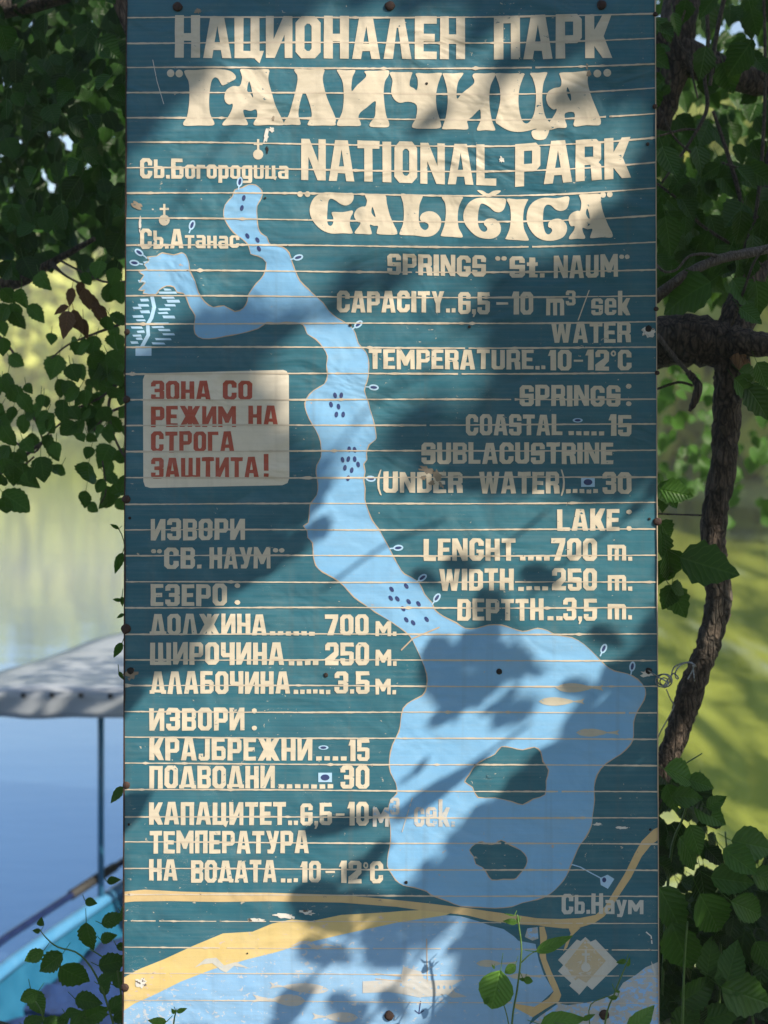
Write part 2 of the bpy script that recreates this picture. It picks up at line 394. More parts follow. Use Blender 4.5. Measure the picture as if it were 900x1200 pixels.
# spring box lower right
flat('spring_mark', [(1, cv(600, 960, 5, [(515,345),(560,325),(600,350),(562,408),(520,385)]))], M['icon'], H_ART)
flat('spring_mark', [(1, strip(cv(600, 960, 5, [(350,265),(400,280),(450,308),(520,345)]), 1.3))], M['icon'], H_ART + .00005)
flat('spring_mark', [(1, ell(708, 1031, 2.4, 3.0))], M['spot'], H_SPOT)

# ---- river delta at the left
flat('painted_river', [(1, strip(cv(140, 200, 4, [(152,588),(163,640),(150,690),(132,720),(135,770),(105,825)]), 4.4)), (1, cv(140, 200, 4, rect(75, 822, 150, 868)))], M['icon'], H_LAKE + .00004)
for a in [(95,600,140,613),(85,625,140,637),(60,638,105,648),(95,655,145,668),(60,678,115,690),(75,697,125,706),(52,730,110,740),(80,750,120,760),(60,768,105,778),(75,783,110,793),(50,800,90,812),(205,553,245,562),(180,567,270,577),(195,590,260,600),(220,605,285,618),(210,625,265,636),(180,645,240,655),(178,663,230,672),(200,680,262,692),(160,712,235,722),(150,728,210,738),(180,742,240,752),(200,762,260,772),(165,785,245,795),(150,805,215,815),(85,513,125,524),(118,405,150,412),(110,425,140,433)]:
    x0, y0, x1, y1 = a; sk = rnd.uniform(-4, 4)
    flat('marsh_dash', [(1, cv(140, 200, 4, [(x0, y0 + sk * .4), (x1 - 6, y0 - sk * .4), (x1, y1), (x0 + 6, y1)]))], M['icon'], H_LAKE + .00005, jit=.2)

# ---- springs
spots = [(240,200,x,y) for x, y in [(183,128),(174,175),(200,306),(247,325),(254,366),(611,1053),(640,1053),(592,1096),(627,1106),(617,1143),(649,1143)]] + \
        [(340,450,x,y) for x, y in [(277,306),(303,308),(246,355),(273,352),(303,352),(319,377),(257,393),(289,404),(272,442),(476,962),(545,947),(472,1004),(503,1007),(556,1020),(602,1030),(530,1053),(545,1105),(577,1119),(640,1103)]]
for i, (ox, oy, x, y) in enumerate(spots):
    a = 10 if i < 2 else (-28 if i < 5 else (rnd.uniform(-15, 15) if i < 20 else -35))
    flat('spring_dot', [(1, ell(ox + x / 4, oy + y / 4, 2.1, 3.5 if i < 20 else 3.6, a))], M['spot'], H_ART)
icons = [(281,213,10),(349.5,301.7,75),(420,380,50),(438,454,95),(225,263.7,20),(163,295.8,-55),(157.5,308,-80),(434.5,561,95),(466.7,642,85),(495,677,55),(512,700.5,35),(707.5,760,25),(741,781,10)]
for x, y, a in icons:
    ca, sa = math.sin(R(a)), math.cos(R(a))
    flat('spring_mark', [(1, ell(x, y, 3.6, 6.0, a)), (1, strip([(x - ca * 5, y + sa * 5), (x - ca * 10, y + sa * 10)], 1.6))], M['icon'], H_ROAD + .0001)
    flat('spring_dot', [(1, ell(x, y, 1.7, 4.0, a))], M['spot'], H_ART)
for x, y in ((689, 565), (381, 911)):
    flat('spring_mark', [(1, rect(x - 8, y - 5.5, x + 8, y + 5.5))], M['icon'], H_TEXT + .00005)
    flat('spring_dot', [(1, ell(x, y, 5.2, 3.6))], M['spot'], H_SPOT)
for x, y in ((677, 492.5), (379, 876)):
    flat('spring_mark', [(1, ell(x, y, 6, 2.6))], M['icon'], H_TEXT + .00005)
    flat('spring_dot', [(1, ell(x, y, 3.6, 1.5))], M['spot'], H_SPOT)

# ---- fish, birds, painted boat
def fish(x0, x1, y, t, tail, d=1, tilt=0):
    L = x1 - x0; up = []; lo = []
    for k in range(9):
        u = k / 8; w = t * (math.sin(math.pi * u ** .8) ** .8)
        up.append((x0 + L * u, y - w / 2)); lo.append((x0 + L * u, y + w / 2))
    b = up + lo[::-1][1:-1]
    tl = [(x1 - 1, y - .8), (x1 + tail * .6, y - t * .18), (x1 + tail, y - t * .34), (x1 + tail * .8, y), (x1 + tail, y + t * .34), (x1 + tail * .5, y + t * .16), (x1 - 1, y + .8)]
    f = [b, tl]
    if d < 0: c = (x0 + x1) / 2; f = [[(2 * c - a, q) for a, q in p] for p in f]
    if tilt: c = (x0 + x1) / 2; f = [[(a, q + (a - c) * tilt) for a, q in p] for p in f]
    return [(1, p) for p in f] + [(-1, ell(x0 + L * (.12 if d > 0 else .88), y - t * .08, .8, .8, 0, 8))]
for a in [(651,695,806,11,12),(631,674,822,10,11),(675,713,858.5,9.5,13),(558,588,1129,8.5,19),(597,625,1144,7,10)]:
    flat('painted_fish', fish(*a), M['fish'], H_ART)
for a in [(318,358,1172,14,22,-1,.05),(330,386,1158,12,14,-1,.08),(380,420,1192,12,14,-1,.03)]:
    flat('painted_fish', fish(*a), M['ghost'], H_ART)
def bird(cx, cy, w, h):
    return [(1, [(cx - w, cy + h * .3), (cx - w * .6, cy - h * .5), (cx - w * .2, cy - h * .6), (cx + w * .08, cy + h * .1), (cx + w * .5, cy - h * .2), (cx + w, cy + h * .35), (cx + w * .45, cy + h * .15), (cx + w * .15, cy + h * .75), (cx - w * .05, cy + h * .5), (cx - w * .35, cy - h * .1), (cx - w * .7, cy)])]
flat('painted_bird', bird(260, 1130, 32, 13), M['grey'], H_ART)
flat('painted_bird', bird(368, 1107, 28, 8), M['ghost'], H_ART)
bp = cv(440, 930, 4, [(-60,935),(60,930),(130,940),(200,955),(300,948),(330,940),(360,957),(430,952),(400,940),(372,930),(360,900),(410,872),(250,876),(225,866),(215,835),(130,810),(118,870),(-60,880)])
flat('painted_boat', [(1, bp)] + [(-1, ell(440 + x / 4, 930 + 908 / 4, 1.6, 2.2)) for x in (295, 322, 350)], M['ghost'], H_ART, 'faded beige boat painted on the bay')
for q in ([(500, 1100), (501, 1150)], [(440, 1141), (471, 1144)], [(440, 1147), (471, 1150)]): flat('painted_mast', [(1, strip(q, 1.1))], M['edge'], H_ART + .0001)
flat('painted_anchor', [(1, strip([(493, 1173), (491, 1187)], 1.2)), (1, strip([(486, 1184), (491, 1188), (497, 1184)], 1.3))], M['spot'], H_ART)

# ---- warning panel
pn = [(174,437.5),(332,433.5),(336,435),(338.5,440),(339,560),(337,566),(331,568.6),(176,571.8),(170,570),(168,564),(167.5,445),(169.5,439.5)]
flat('warning_panel', [(1, pn)], M['panel'], H_ISLE, 'cream panel with rounded corners and red Cyrillic lettering')

# ------------------------------------------------------------------ block letters
W_, T_, H_ = .66, .235, .175
def oct(x0, y0, x1, y1, c): return [(x0 + c, y0), (x1 - c, y0), (x1, y0 + c), (x1, y1 - c), (x1 - c, y1), (x0 + c, y1), (x0, y1 - c), (x0, y0 + c)]
def mir(ops, w): return [(s, [(w - x, y) for x, y in p]) for s, p in ops]
def scl(ops, sx, sy, dx=0, dy=0): return [(s, [(x * sx + dx, y * sy + dy) for x, y in p]) for s, p in ops]
r = rect; w, t, h = W_, T_, H_
G = {}
Oo = [(1, oct(0, 0, w, 1, .15)), (-1, oct(t, h, w - t, 1 - h, .06))]
G['O'] = (w, Oo)
G['C'] = (w, Oo + [(-1, r(w - t - .02, .37, w + .1, .63))])
G['G'] = (w, Oo + [(-1, r(w - t - .02, .5, w + .1, .66)), (1, r(w * .5, .34, w, .5))])
G['D'] = (w, [(1, [(0, 0), (w - .15, 0), (w, .15), (w, .85), (w - .15, 1), (0, 1)]), (-1, oct(t, h, w - t, 1 - h, .04))])
G['I'] = (t + .02, [(1, r(0, 0, t + .02, 1))])
G['L'] = (w * .86, [(1, r(0, 0, t, 1)), (1, r(0, 0, w * .86, h))])
G['E'] = (w * .88, [(1, r(0, 0, t, 1)), (1, r(0, 0, w * .88, h)), (1, r(0, .41, w * .8, .59)), (1, r(0, 1 - h, w * .88, 1))])
G['F'] = (w * .85, [(1, r(0, 0, t, 1)), (1, r(0, .41, w * .8, .59)), (1, r(0, 1 - h, w * .85, 1))])
G['H'] = (w, [(1, r(0, 0, t, 1)), (1, r(w - t, 0, w, 1)), (1, r(0, .4, w, .58))])
wn_ = .70
G['N'] = (wn_, [(1, r(0, 0, t - .03, 1)), (1, r(wn_ - t + .03, 0, wn_, 1)), (1, [(0, 1), (t, 1), (wn_, 0), (wn_ - t, 0)])])
G['И'] = (wn_, mir(G['N'][1], wn_))
wa = .74
Atr = [(1, [(0, 0), (.19, 1), (.55, 1), (.74, 0)])]
G['A'] = (wa, Atr + [(-1, [(.37, .78), (.295, .36), (.445, .36)]), (-1, [(.25, -.1), (.235, 0), (.27, .19), (.47, .19), (.505, 0), (.505, -.1)])])
G['Л'] = (wa, Atr + [(-1, [(.25, -.1), (.25, 0), (.345, .74), (.395, .74), (.49, 0), (.49, -.1)])])
G['Д'] = (wa + .04, scl(Atr, 1, 1, .02) + [(-1, [(.39, .78), (.295, .19), (.485, .19)]), (1, r(-.03, 0, .81, .17)), (-1, r(.22, -.02, .56, .06))])
G['P'] = (w, [(1, r(0, 0, t, 1)), (1, [(0, .34), (w - .12, .34), (w, .46), (w, .88), (w - .12, 1), (0, 1)]), (-1, r(t, .52, w - t + .02, 1 - h))])
G['R'] = (w, [(1, r(0, 0, t, 1)), (1, [(0, .38), (w - .1, .38), (w, .5), (w, .88), (w - .12, 1), (0, 1)]), (-1, r(t, .57, w - t + .03, 1 - h)), (1, [(w - t, 0), (w + .02, 0), (w, .36), (w - .1, .46), (w - t - .05, .46)])])
G['B'] = (w, [(1, [(0, 0), (w - .12, 0), (w, .12), (w, .42), (w - .07, .51), (w, .6), (w, .88), (w - .12, 1), (0, 1)]), (-1, r(t, .6, w - t + .03, .83)), (-1, r(t, .17, w - t + .03, .41))])
G['Б'] = (w, [(1, r(0, 0, t, 1)), (1, r(0, 1 - h, w * .92, 1)), (1, [(0, 0), (w - .12, 0), (w, .12), (w, .5), (w - .12, .62), (0, .62)]), (-1, r(t, h, w - t + .03, .43))])
G['S'] = (w, [(1, oct(0, 0, w, 1, .12)), (-1, [(t, .6), (w + .1, .6), (w + .1, .69), (w - t, .69), (w - t, 1 - h), (t, 1 - h)]), (-1, [(-.1, .31), (t, .31), (t, h), (w - t, h), (w - t, .4), (-.1, .4)]),])
G['З'] = (w, [(1, oct(0, 0, w, 1, .12)), (-1, [(-.1, .3), (t, .3), (t, h), (w - t, h), (w - t, .41), (t * .75, .41), (t * .75, .59), (w - t, .59), (w - t, 1 - h), (t, 1 - h), (t, .7), (-.1, .7)]), (-1, [(w + .1, .58), (w - .08, .5), (w + .1, .42)])])
G['T'] = (w * .96, [(1, r(0, 1 - h - .02, w * .96, 1)), (1, r(w * .48 - t / 2, 0, w * .48 + t / 2, 1))])
G['U'] = (w, [(1, [(.12, 0), (w - .12, 0), (w, .12), (w, 1), (0, 1), (0, .12)]), (-1, [(t, h + .04), (t + .04, h), (w - t - .04, h), (w - t, h + .04), (w - t, 1.1), (t, 1.1)])])
K = [(1, r(0, 0, t, 1)), (1, [(t - .02, .3), (t - .02, .62), (w - t + .03, 1), (w + .02, 1), (w * .72, .5), (w + .03, 0), (w - t + .03, 0)])]
G['K'] = (w, K)
G['Ж'] = (1.04, [(1, r(.41, 0, .63, 1)), (1, [(.5, .32), (.5, .66), (.78, 1), (1.02, 1), (.76, .5), (1.04, 0), (.79, 0)]), (1, [(.54, .32), (.54, .66), (.26, 1), (.02, 1), (.28, .5), (0, 0), (.25, 0)])])
G['M'] = (.88, [(1, r(0, 0, t - .03, 1)), (1, r(.88 - t + .03, 0, .88, 1)), (1, [(0, 1), (t - .02, 1), (.44, .62), (.88 - t + .02, 1), (.88, 1), (.52, .2), (.36, .2)])])
G['W'] = (1.0, [(1, [(0, 1), (.24, 1), (.31, .4), (.40, 1), (.60, 1), (.69, .4), (.76, 1), (1.0, 1), (.84, 0), (.60, 0), (.5, .5), (.40, 0), (.16, 0)])])
G['Y'] = (w, [(1, [(0, 1), (t, 1), (w / 2, .68), (w - t, 1), (w, 1), (w / 2 + t / 2, .4), (w / 2 + t / 2, 0), (w / 2 - t / 2, 0), (w / 2 - t / 2, .4)])])
G['У'] = (w, [(1, [(0, 1), (t, 1), (w / 2 + .03, .6), (w - t + .02, 1), (w + .02, 1), (w * .66, .1), (w * .55, 0), (w * .1, 0), (w * .1, .18), (w * .34, .18), (w * .38, .3)])])
G['V'] = (w, [(1, [(0, 1), (t, 1), (w / 2, .3), (w - t, 1), (w, 1), (w * .7, 0), (w * .3, 0)])])
G['Г'] = (w * .84, [(1, r(0, 0, t, 1)), (1, r(0, 1 - h, w * .84, 1))])
G['П'] = (w, [(1, r(0, 0, t, 1)), (1, r(w - t, 0, w, 1)), (1, r(0, 1 - h, w, 1))])
G['Ц'] = (w + .08, [(1, r(0, 0, t, 1)), (1, r(w - t, 0, w, 1)), (1, r(0, 0, w, h)), (1, [(w - .12, h), (w + .12, h), (w + .0, -.12), (w - .12, -.02)])])
G['Ч'] = (w, [(1, r(w - t, 0, w, 1)), (1, [(.1, .34), (w, .34), (w, .53), (t, .53), (t, 1), (0, 1), (0, .44)])])
G['Ш'] = (1.0, [(1, r(0, 0, .23, 1)), (1, r(.385, 0, .615, 1)), (1, r(.77, 0, 1.0, 1)), (1, r(0, 0, 1.0, h - .02))])
G['J'] = (w * .8, [(1, r(w * .8 - t, .1, w * .8, 1)), (1, [(.1, 0), (w * .8 - .1, 0), (w * .8, .12), (w * .8, .3), (w * .8 - t, .3), (w * .8 - t, h), (t * .9, h), (t * .9, .32), (0, .32), (0, .1)])])
G['0'] = G['O']; G['3'] = G['З']
G['1'] = (.40, [(1, r(.13, 0, .40, 1)), (1, [(0, .72), (.16, .72), (.16, 1), (.12, 1)])])
G['2'] = (w, [(1, oct(0, .34, w, 1, .12)), (1, [(0, 0), (w, 0), (w, h + .02), (0, h + .02)]), (1, [(0, h), (0, .3), (w * .5, .62), (w, .62), (w, .5), (.40, h)]), (-1, [(-.1, .3), (.02, .3), (w - t, .60), (w - t, 1 - h), (t, 1 - h), (t, .66), (-.1, .66)])])
G['5'] = (w, [(1, oct(0, 0, w, 1, .12)), (1, r(0, .8, .2, 1)), (1, r(w - .2, .8, w - .02, 1)), (-1, [(t, .62), (w - .12, .62), (w + .1, .5), (w + .1, 1 - h), (t, 1 - h)]), (-1, [(-.1, .31), (t, .31), (t, h), (w - t, h), (w - t, .44), (-.1, .42)])])
G['6'] = (w, [(1, oct(0, 0, w, 1, .13)), (-1, r(t, h, w - t, .43)), (-1, [(t, .6), (w + .1, .6), (w + .1, .69), (w - t, .69), (w - t, 1 - h), (t, 1 - h)])])
G['7'] = (w, [(1, [(0, .78), (0, 1), (w, 1), (w, .8), (.42, 0), (.12, 0), (.40, .78)])])
G['.'] = (.22, [(1, r(.01, 0, .21, .19))]); G[','] = (.2, [(1, [(0, 0), (.06, 0), (.02, -.15), (.1, -.15), (.2, .02), (.2, .2), (0, .2)])])
G[':'] = (.22, [(1, ell(.11, .12, .11, .11)), (1, ell(.11, .9, .11, .11))])
G['-'] = (.50, [(1, r(.02, .42, .48, .52))])
G['"'] = (.46, [(1, ell(.11, .88, .105, .105)), (1, ell(.35, .88, .105, .105))])
G['('] = (.2, [(1, [(.2, 1.12), (.13, 1.1), (.03, .8), (0, .5), (.03, .2), (.13, -.1), (.2, -.12), (.12, .2), (.1, .5), (.12, .8)])])
G[')'] = (.2, mir(G['('][1], .2))
G['!'] = (.26, [(1, r(.01, .3, .25, 1.1)), (1, r(.01, 0, .25, .17))])
G['/'] = (.62, [(1, [(0, -.2), (.06, -.2), (.62, 1.05), (.56, 1.05)])])
G['°'] = (.26, [(1, ell(.13, .82, .13, .15)), (-1, ell(.13, .82, .055, .07))])
G['^'] = (.52, scl(G['З'][1], .76, .62, 0, .42))       # raised 3
x_ = .70
G['m'] = (.92, [(1, [(0, 0), (0, x_), (.82, x_), (.92, x_ - .1), (.92, 0)]), (-1, r(.21, -.1, .355, x_ - .17)), (-1, r(.565, -.1, .71, x_ - .17))])
G['м'] = (.86, scl(G['M'][1], .98, x_)); G['s'] = (.6, scl(G['S'][1], .9, x_)); G['k'] = (.6, [(1, r(0, 0, t * .95, 1))] + scl(K[1:], .92, x_))
G['e'] = (.6, scl([(1, oct(0, 0, w, 1, .14)), (-1, r(t, .62, w - t, .82)), (-1, [(t, .18), (w - t, .18), (w - t, .3), (w + .1, .3), (w + .1, .44), (t, .44)])], .9, x_))
G['t'] = (.46, [(1, r(.1, 0, .36, .95)), (1, r(0, .55, .46, .72)), (1, r(.1, 0, .46, .15))])
G['b'] = (.56, [(1, r(0, 0, .2, .92)), (1, [(0, 0), (.46, 0), (.56, .1), (.56, .5), (.46, .6), (0, .6)]), (-1, r(.2, .16, .36, .45))])
for lo_, up_ in (('о', 'O'), ('т', 'T'), ('н', 'H'), ('с', 'C'), ('и', 'U'), ('ц', 'Ц'), ('г', 'Г')):
    G[lo_] = (G[up_][0] * .82, scl(G[up_][1], .82, x_))
G['у'] = (.6, scl(G['У'][1], .9, x_ + .15, 0, -.15))
G['р'] = (.55, [(1, r(0, -.22, .2, x_)), (1, [(0, 0), (.45, 0), (.55, .1), (.55, .6), (.45, x_), (0, x_)]), (-1, r(.2, .16, .35, .54))])
G['д'] = (.55, [(1, r(.35, -.1, .55, x_)), (1, [(.1, 0), (.55, 0), (.55, x_), (.1, x_), (0, .6), (0, .1)]), (-1, r(.2, .16, .35, .54)), (1, [(.05, -.22), (.48, -.22), (.55, -.14), (.55, 0), (.35, 0), (.35, -.09), (.05, -.09)])])
G['а'] = (.55, [(1, [(.1, 0), (.55, 0), (.55, .6), (.45, x_), (.05, x_), (.05, .54), (.35, .54), (.35, .43), (.1, .43), (0, .34), (0, .1)]), (-1, r(.19, .13, .36, .3))])
LAT = dict(zip('АВЕКМНОРСТХЈек', 'ABEKMHOPCTXJek'))
cache = {}
def glyph(ch):
    ch = LAT.get(ch, ch)
    if ch not in cache:
        wd, ops = G[ch]; v, tr = csg(ops, 1e-4); cache[ch] = (wd, v, tr)
    return cache[ch]

def layout(text, gap=.085, space=.34):
    x = 0; out = []
    for ch in text:
        if ch == ' ': x += space; continue
        wd = glyph(ch)[0]; out.append((ch, x)); x += wd + (gap if ch != '.' else .07)
    return out, x - gap

def words(name, items, mat, hgt, label, jit=.22):
    """items: (text, x0, x1, top_left, base_left, top_right, base_right) in photo pixels; one part per word"""
    for it in items:
        V = []; Fc = []
        text, x0, x1, tl, bl = it[:5]; tr_, br = it[5:7] if len(it) > 5 else (tl, bl)
        lay, tot = layout(text)
        for ch, gx in lay:
            wd, v, tr = glyph(ch); o = len(V)
            dy = rnd.uniform(-.35, .35); sy = 1 + rnd.uniform(-.015, .015)
            for p in v:
                u = (gx + p[0]) / tot; b = bl + (br - bl) * u; tt = tl + (tr_ - tl) * u
                V.append(S(x0 + (x1 - x0) * u + rnd.uniform(-jit, jit), b + (tt - b) * p[1] * sy + dy + rnd.uniform(-jit, jit), hgt))
            for a, bb, c in tr:
                ar = (v[bb][0] - v[a][0]) * (v[c][1] - v[a][1]) - (v[c][0] - v[a][0]) * (v[bb][1] - v[a][1])
                Fc.append((o + a, o + bb, o + c) if ar > 0 else (o + a, o + c, o + bb))
        ob = mesh('punctuation' if not any(c.isalnum() for c in text) else name, V, Fc, mat, sign)
        if ob.name.startswith('lettering'): ob['label'] = label

CR = M['cream']
def line(label, *items, mat=CR): words('lettering', items, mat, H_TEXT, label)
line('top title line in tall cream Cyrillic capitals', ('НАЦИОНАЛЕН', 205, 545, 18.5, 67.5, 19.5, 69.5), ('ПАРК', 579, 716, 19, 70, 15.5, 67.5))
line('tall cream Latin title line', ('NATIONAL', 353, 581.5, 162.5, 210.5, 169.5, 217.5), ('PARK', 603.5, 738, 168.5, 219, 160, 208))
line('first small English line about springs', ('SPRINGS', 454, 569.5, 297, 321.5, 299.5, 324.5), ('"', 580, 594, 300, 325), ('St.', 597, 638, 300, 325), ('NAUM', 649, 724, 300, 326.5, 298, 324.5), ('"', 725.5, 738, 298, 323))
line('English line about capacity', ('CAPACITY..', 395, 533.6, 341, 366), ('6,5', 537, 574, 342, 368), ('-', 581, 596, 342, 368), ('10', 599, 625, 342, 368.5), ('m^/sek', 640, 738, 341, 369.5))
line('English line with one word at the right edge', ('WATER', 646, 739, 377.5, 401.5))
line('English line about temperature', ('TEMPERATURE..', 432, 639, 409, 432.5, 410, 433), ('10-12°C', 642, 740, 410, 434))
line('English heading line on springs with colon', ('SPRINGS', 609, 727, 451.5, 476), (':', 733.5, 740, 450, 476))
line('English line on coastal springs', ('COASTAL', 546, 659, 485.5, 510), ('.....', 666, 708, 485, 510), ('15', 713, 740, 486, 511))
line('English line with the longest word', ('SUBLACUSTRINE', 494, 718.6, 518.6, 543.5))
line('English line in brackets', ('(UNDER', 442, 542, 553, 577.5), ('WATER)', 561.5, 662, 553, 578.5), ('.....', 663, 700.6, 553, 578), ('30', 706, 740, 553, 578.5))
line('English heading line on the lake', ('LAKE', 653, 726, 596.5, 622), (':', 734, 740.5, 597, 622))
line('English line on length', ('LENGHT', 496.5, 604, 631, 657), ('....', 609, 644, 631, 657), ('700', 646, 699.5, 631, 657), ('m.', 712, 740.6, 631, 657))
line('English line on width', ('WIDTH', 514.5, 602, 666.5, 692), ('....', 607, 642, 667, 692), ('250', 647, 699.6, 666, 692), ('m.', 712, 740.6, 666, 692))
line('English line on depth', ('DEPTTH', 536, 637, 701.5, 727), ('..', 641, 659, 702, 727), ('3,5', 660, 699.6, 701, 727), ('m.', 712, 740.6, 700, 726))
line('small cream place name beside the upper cross', ('Сb.Богородица', 164, 338, 185, 209, 188, 209.5))
line('small cream place name beside the lower cross', ('Сb.Атанас', 164, 280.6, 268, 292, 270, 290.5))
line('pale grey place name over the road', ('Сb.Наум', 658, 754, 1047, 1071, 1047, 1071), mat=M['grey'])
line('first small Cyrillic heading', ('ИЗВОРИ', 176.6, 287, 608, 633))
line('Cyrillic name in quotation marks', ('"', 177, 190, 643, 667), ('СВ.', 192.5, 236, 641.5, 666.5), ('НАУМ', 245.5, 317, 641, 666), ('"', 319.5, 333.5, 642, 667))
line('Cyrillic heading on the lake', ('ЕЗЕРО', 176.6, 266, 684.5, 710), (':', 275, 281.5, 684, 709))
line('Cyrillic line on length', ('ДОЛЖИНА', 176, 312.6, 719.5, 744), ('......', 316, 368.6, 720, 744.5), ('700', 380.6, 432, 720, 744.5), ('м.', 440, 464.5, 720, 745))
line('Cyrillic line on width', ('ШИРОЧИНА', 176, 333, 752.7, 779), ('....', 338, 373, 753, 779.5), ('250', 381, 432.5, 753, 779.5), ('м.', 440, 464.5, 753, 780))
line('Cyrillic line on depth', ('ДЛАБОЧИНА', 176, 340, 786.7, 813), ('......', 344, 387, 787, 813), ('3.5', 392, 433, 787, 813), ('м.', 440, 464, 787, 813.5))
line('second Cyrillic heading on springs', ('ИЗВОРИ', 175, 286.6, 829.5, 856), (':', 295, 301, 830, 856))
line('Cyrillic line on coastal springs', ('КРАЈБРЕЖНИ', 175, 366, 865, 891), ('....', 370, 406, 865, 891), ('15', 408, 433, 866, 891.5))
line('Cyrillic line on underwater springs', ('ПОДВОДНИ', 175, 322, 897.5, 924), ('.......', 326, 390.5, 898, 924), ('30', 399, 433, 897.5, 924.5))
line('Cyrillic line on capacity', ('КАПАЦИТЕТ..', 174.7, 349, 940, 966.5), ('6,5', 352, 389, 941, 967), ('-', 393, 404, 941, 967), ('10', 407, 432, 940, 967.5))
line('faded end of the capacity line over the lake edge', ('м^/сек.', 437, 533, 936, 968.5), mat=M['faded'])
line('Cyrillic line on temperature', ('ТЕМПЕРАТУРА', 175.6, 362, 973.6, 1000))
line('last Cyrillic line on water temperature', ('НА', 174.7, 208, 1007, 1032), ('ВОДАТА', 224, 324, 1008, 1034), ('...', 329, 349, 1009, 1034), ('10', 351.5, 376, 1009, 1034), ('-', 381, 393, 1009, 1034), ('12°С', 397, 449, 1009, 1035))
for lab, its in (('first red line on the panel', [('ЗОНА', 177, 247, 446.5, 469.5), ('СО', 261, 295.6, 446, 469)]), ('second red line on the panel', [('РЕЖИМ', 177, 276.5, 476, 500.5), ('НА', 291, 326, 475, 499)]),
                 ('third red line on the panel', [('СТРОГА', 177, 274.6, 506, 530.5, 505, 529)]), ('last red line on the panel', [('ЗАШТИТА', 177, 303, 537, 561.5, 535, 558.5), ('!', 309, 315, 534, 558.5)])):
    words('lettering', its, M['red'], H_TEXT, lab)

# ---- art nouveau title letters, traced
def deco(label, groups):
    ops = []
    for ox, oy, s, pts, sg in groups: ops.append((sg, catmull(cv(ox, oy, s, pts), 3, True)))
    flat('lettering', ops, CR, H_TEXT, label)
a1, a2, a3, a4 = (190, 70, 6), (330, 70, 6), (460, 70, 6), (570, 70, 6)
g1 = [(*a1, [(160,75),(240,72),(330,65),(420,68),(480,80),(515,110),(515,135),(480,155),(430,180),(412,165),(395,135),(370,124),(348,150),(335,220),(330,300),(335,370),(350,410),(366,440),(355,462),(255,462),(160,464),(150,440),(175,400),(190,300),(192,210),(185,150),(165,110)], 1),
 (*a1, [(555,65),(650,70),(748,68),(748,110),(748,150),(770,230),(800,330),(852,435),(846,460),(750,458),(655,462),(645,440),(668,400),(662,350),(620,360),(572,352),(580,400),(600,440),(595,460),(510,458),(430,462),(430,440),(465,400),(492,345),(495,310),(470,315),(445,295),(438,255),(455,210),(500,185),(545,185),(562,130),(555,95)], 1),
 (*a1, [(612,150),(597,215),(618,235),(640,268),(632,220)], -1),
 (*a2, [(95,65),(195,68),(297,65),(292,110),(292,160),(320,270),(378,405),(378,440),(374,462),(290,462),(190,462),(190,435),(212,395),(200,320),(160,225),(130,300),(118,380),(130,430),(130,458),(75,456),(19,458),(22,430),(50,390),(85,270),(110,160),(110,110),(97,90)], 1),
 (*a2, [(390,70),(455,75),(515,72),(512,95),(497,130),(492,220),(530,180),(585,130),(595,105),(585,80),(670,78),(750,75),(752,110),(728,150),(718,220),(722,300),(735,390),(755,440),(750,472),(690,475),(625,470),(622,445),(655,400),(660,340),(658,290),(600,335),(555,370),(540,405),(555,440),(550,465),(470,465),(397,465),(392,440),(425,370),(437,270),(430,160),(405,105)], 1),
 (*a3, [(-18,88),(60,88),(135,88),(133,110),(122,150),(122,185),(150,200),(168,215),(178,180),(175,130),(165,95),(250,97),(343,92),(338,120),(318,180),(305,260),(312,350),(338,440),(333,480),(240,485),(145,480),(142,450),(165,410),(170,320),(110,295),(50,303),(10,275),(-10,225),(0,150),(-12,115)], 1),
 (*a3, [(355,95),(425,97),(495,92),(488,115),(462,155),(450,220),(455,275),(490,235),(565,175),(575,145),(562,115),(580,95),(650,97),(720,93),(716,125),(690,180),(680,260),(685,350),(700,430),(720,480),(715,498),(655,495),(597,498),(600,470),(618,430),(620,390),(612,350),(560,400),(525,430),(530,460),(525,490),(440,488),(354,488),(354,465),(375,400),(388,290),(382,200),(362,125)], 1),
 (*a4, [(68,95),(160,97),(262,95),(258,125),(235,190),(225,270),(230,350),(248,420),(275,448),(305,435),(335,380),(348,290),(345,200),(325,130),(308,95),(365,92),(425,88),(420,115),(400,170),(392,260),(398,330),(415,400),(440,435),(450,455),(442,495),(435,520),(415,555),(375,565),(335,555),(318,525),(322,500),(355,488),(340,486),(290,500),(220,508),(150,495),(90,460),(65,435),(80,370),(98,280),(92,190),(70,125)], 1),
 (*a4, [(518,92),(610,88),(718,78),(715,110),(712,160),(735,250),(775,350),(803,420),(800,455),(770,462),(700,460),(630,470),(612,455),(620,420),(615,370),(555,375),(552,420),(565,460),(555,480),(500,480),(440,495),(420,470),(445,435),(480,385),(495,345),(470,350),(435,320),(420,270),(435,225),(475,200),(520,190),(528,150),(520,120)], 1),
 (*a4, [(570,192),(565,235),(592,290),(594,250)], -1),
 (*a1, ell(60, 95, 26, 27), 1), (*a1, ell(120, 97, 26, 27), 1), (*a4, ell(780, 97, 27, 27), 1), (*a4, ell(850, 92, 27, 27), 1)]
deco('large flared art nouveau title in Cyrillic', g1)
b1, b2, b3 = (340, 215, 6), (470, 215, 6), (590, 215, 6)
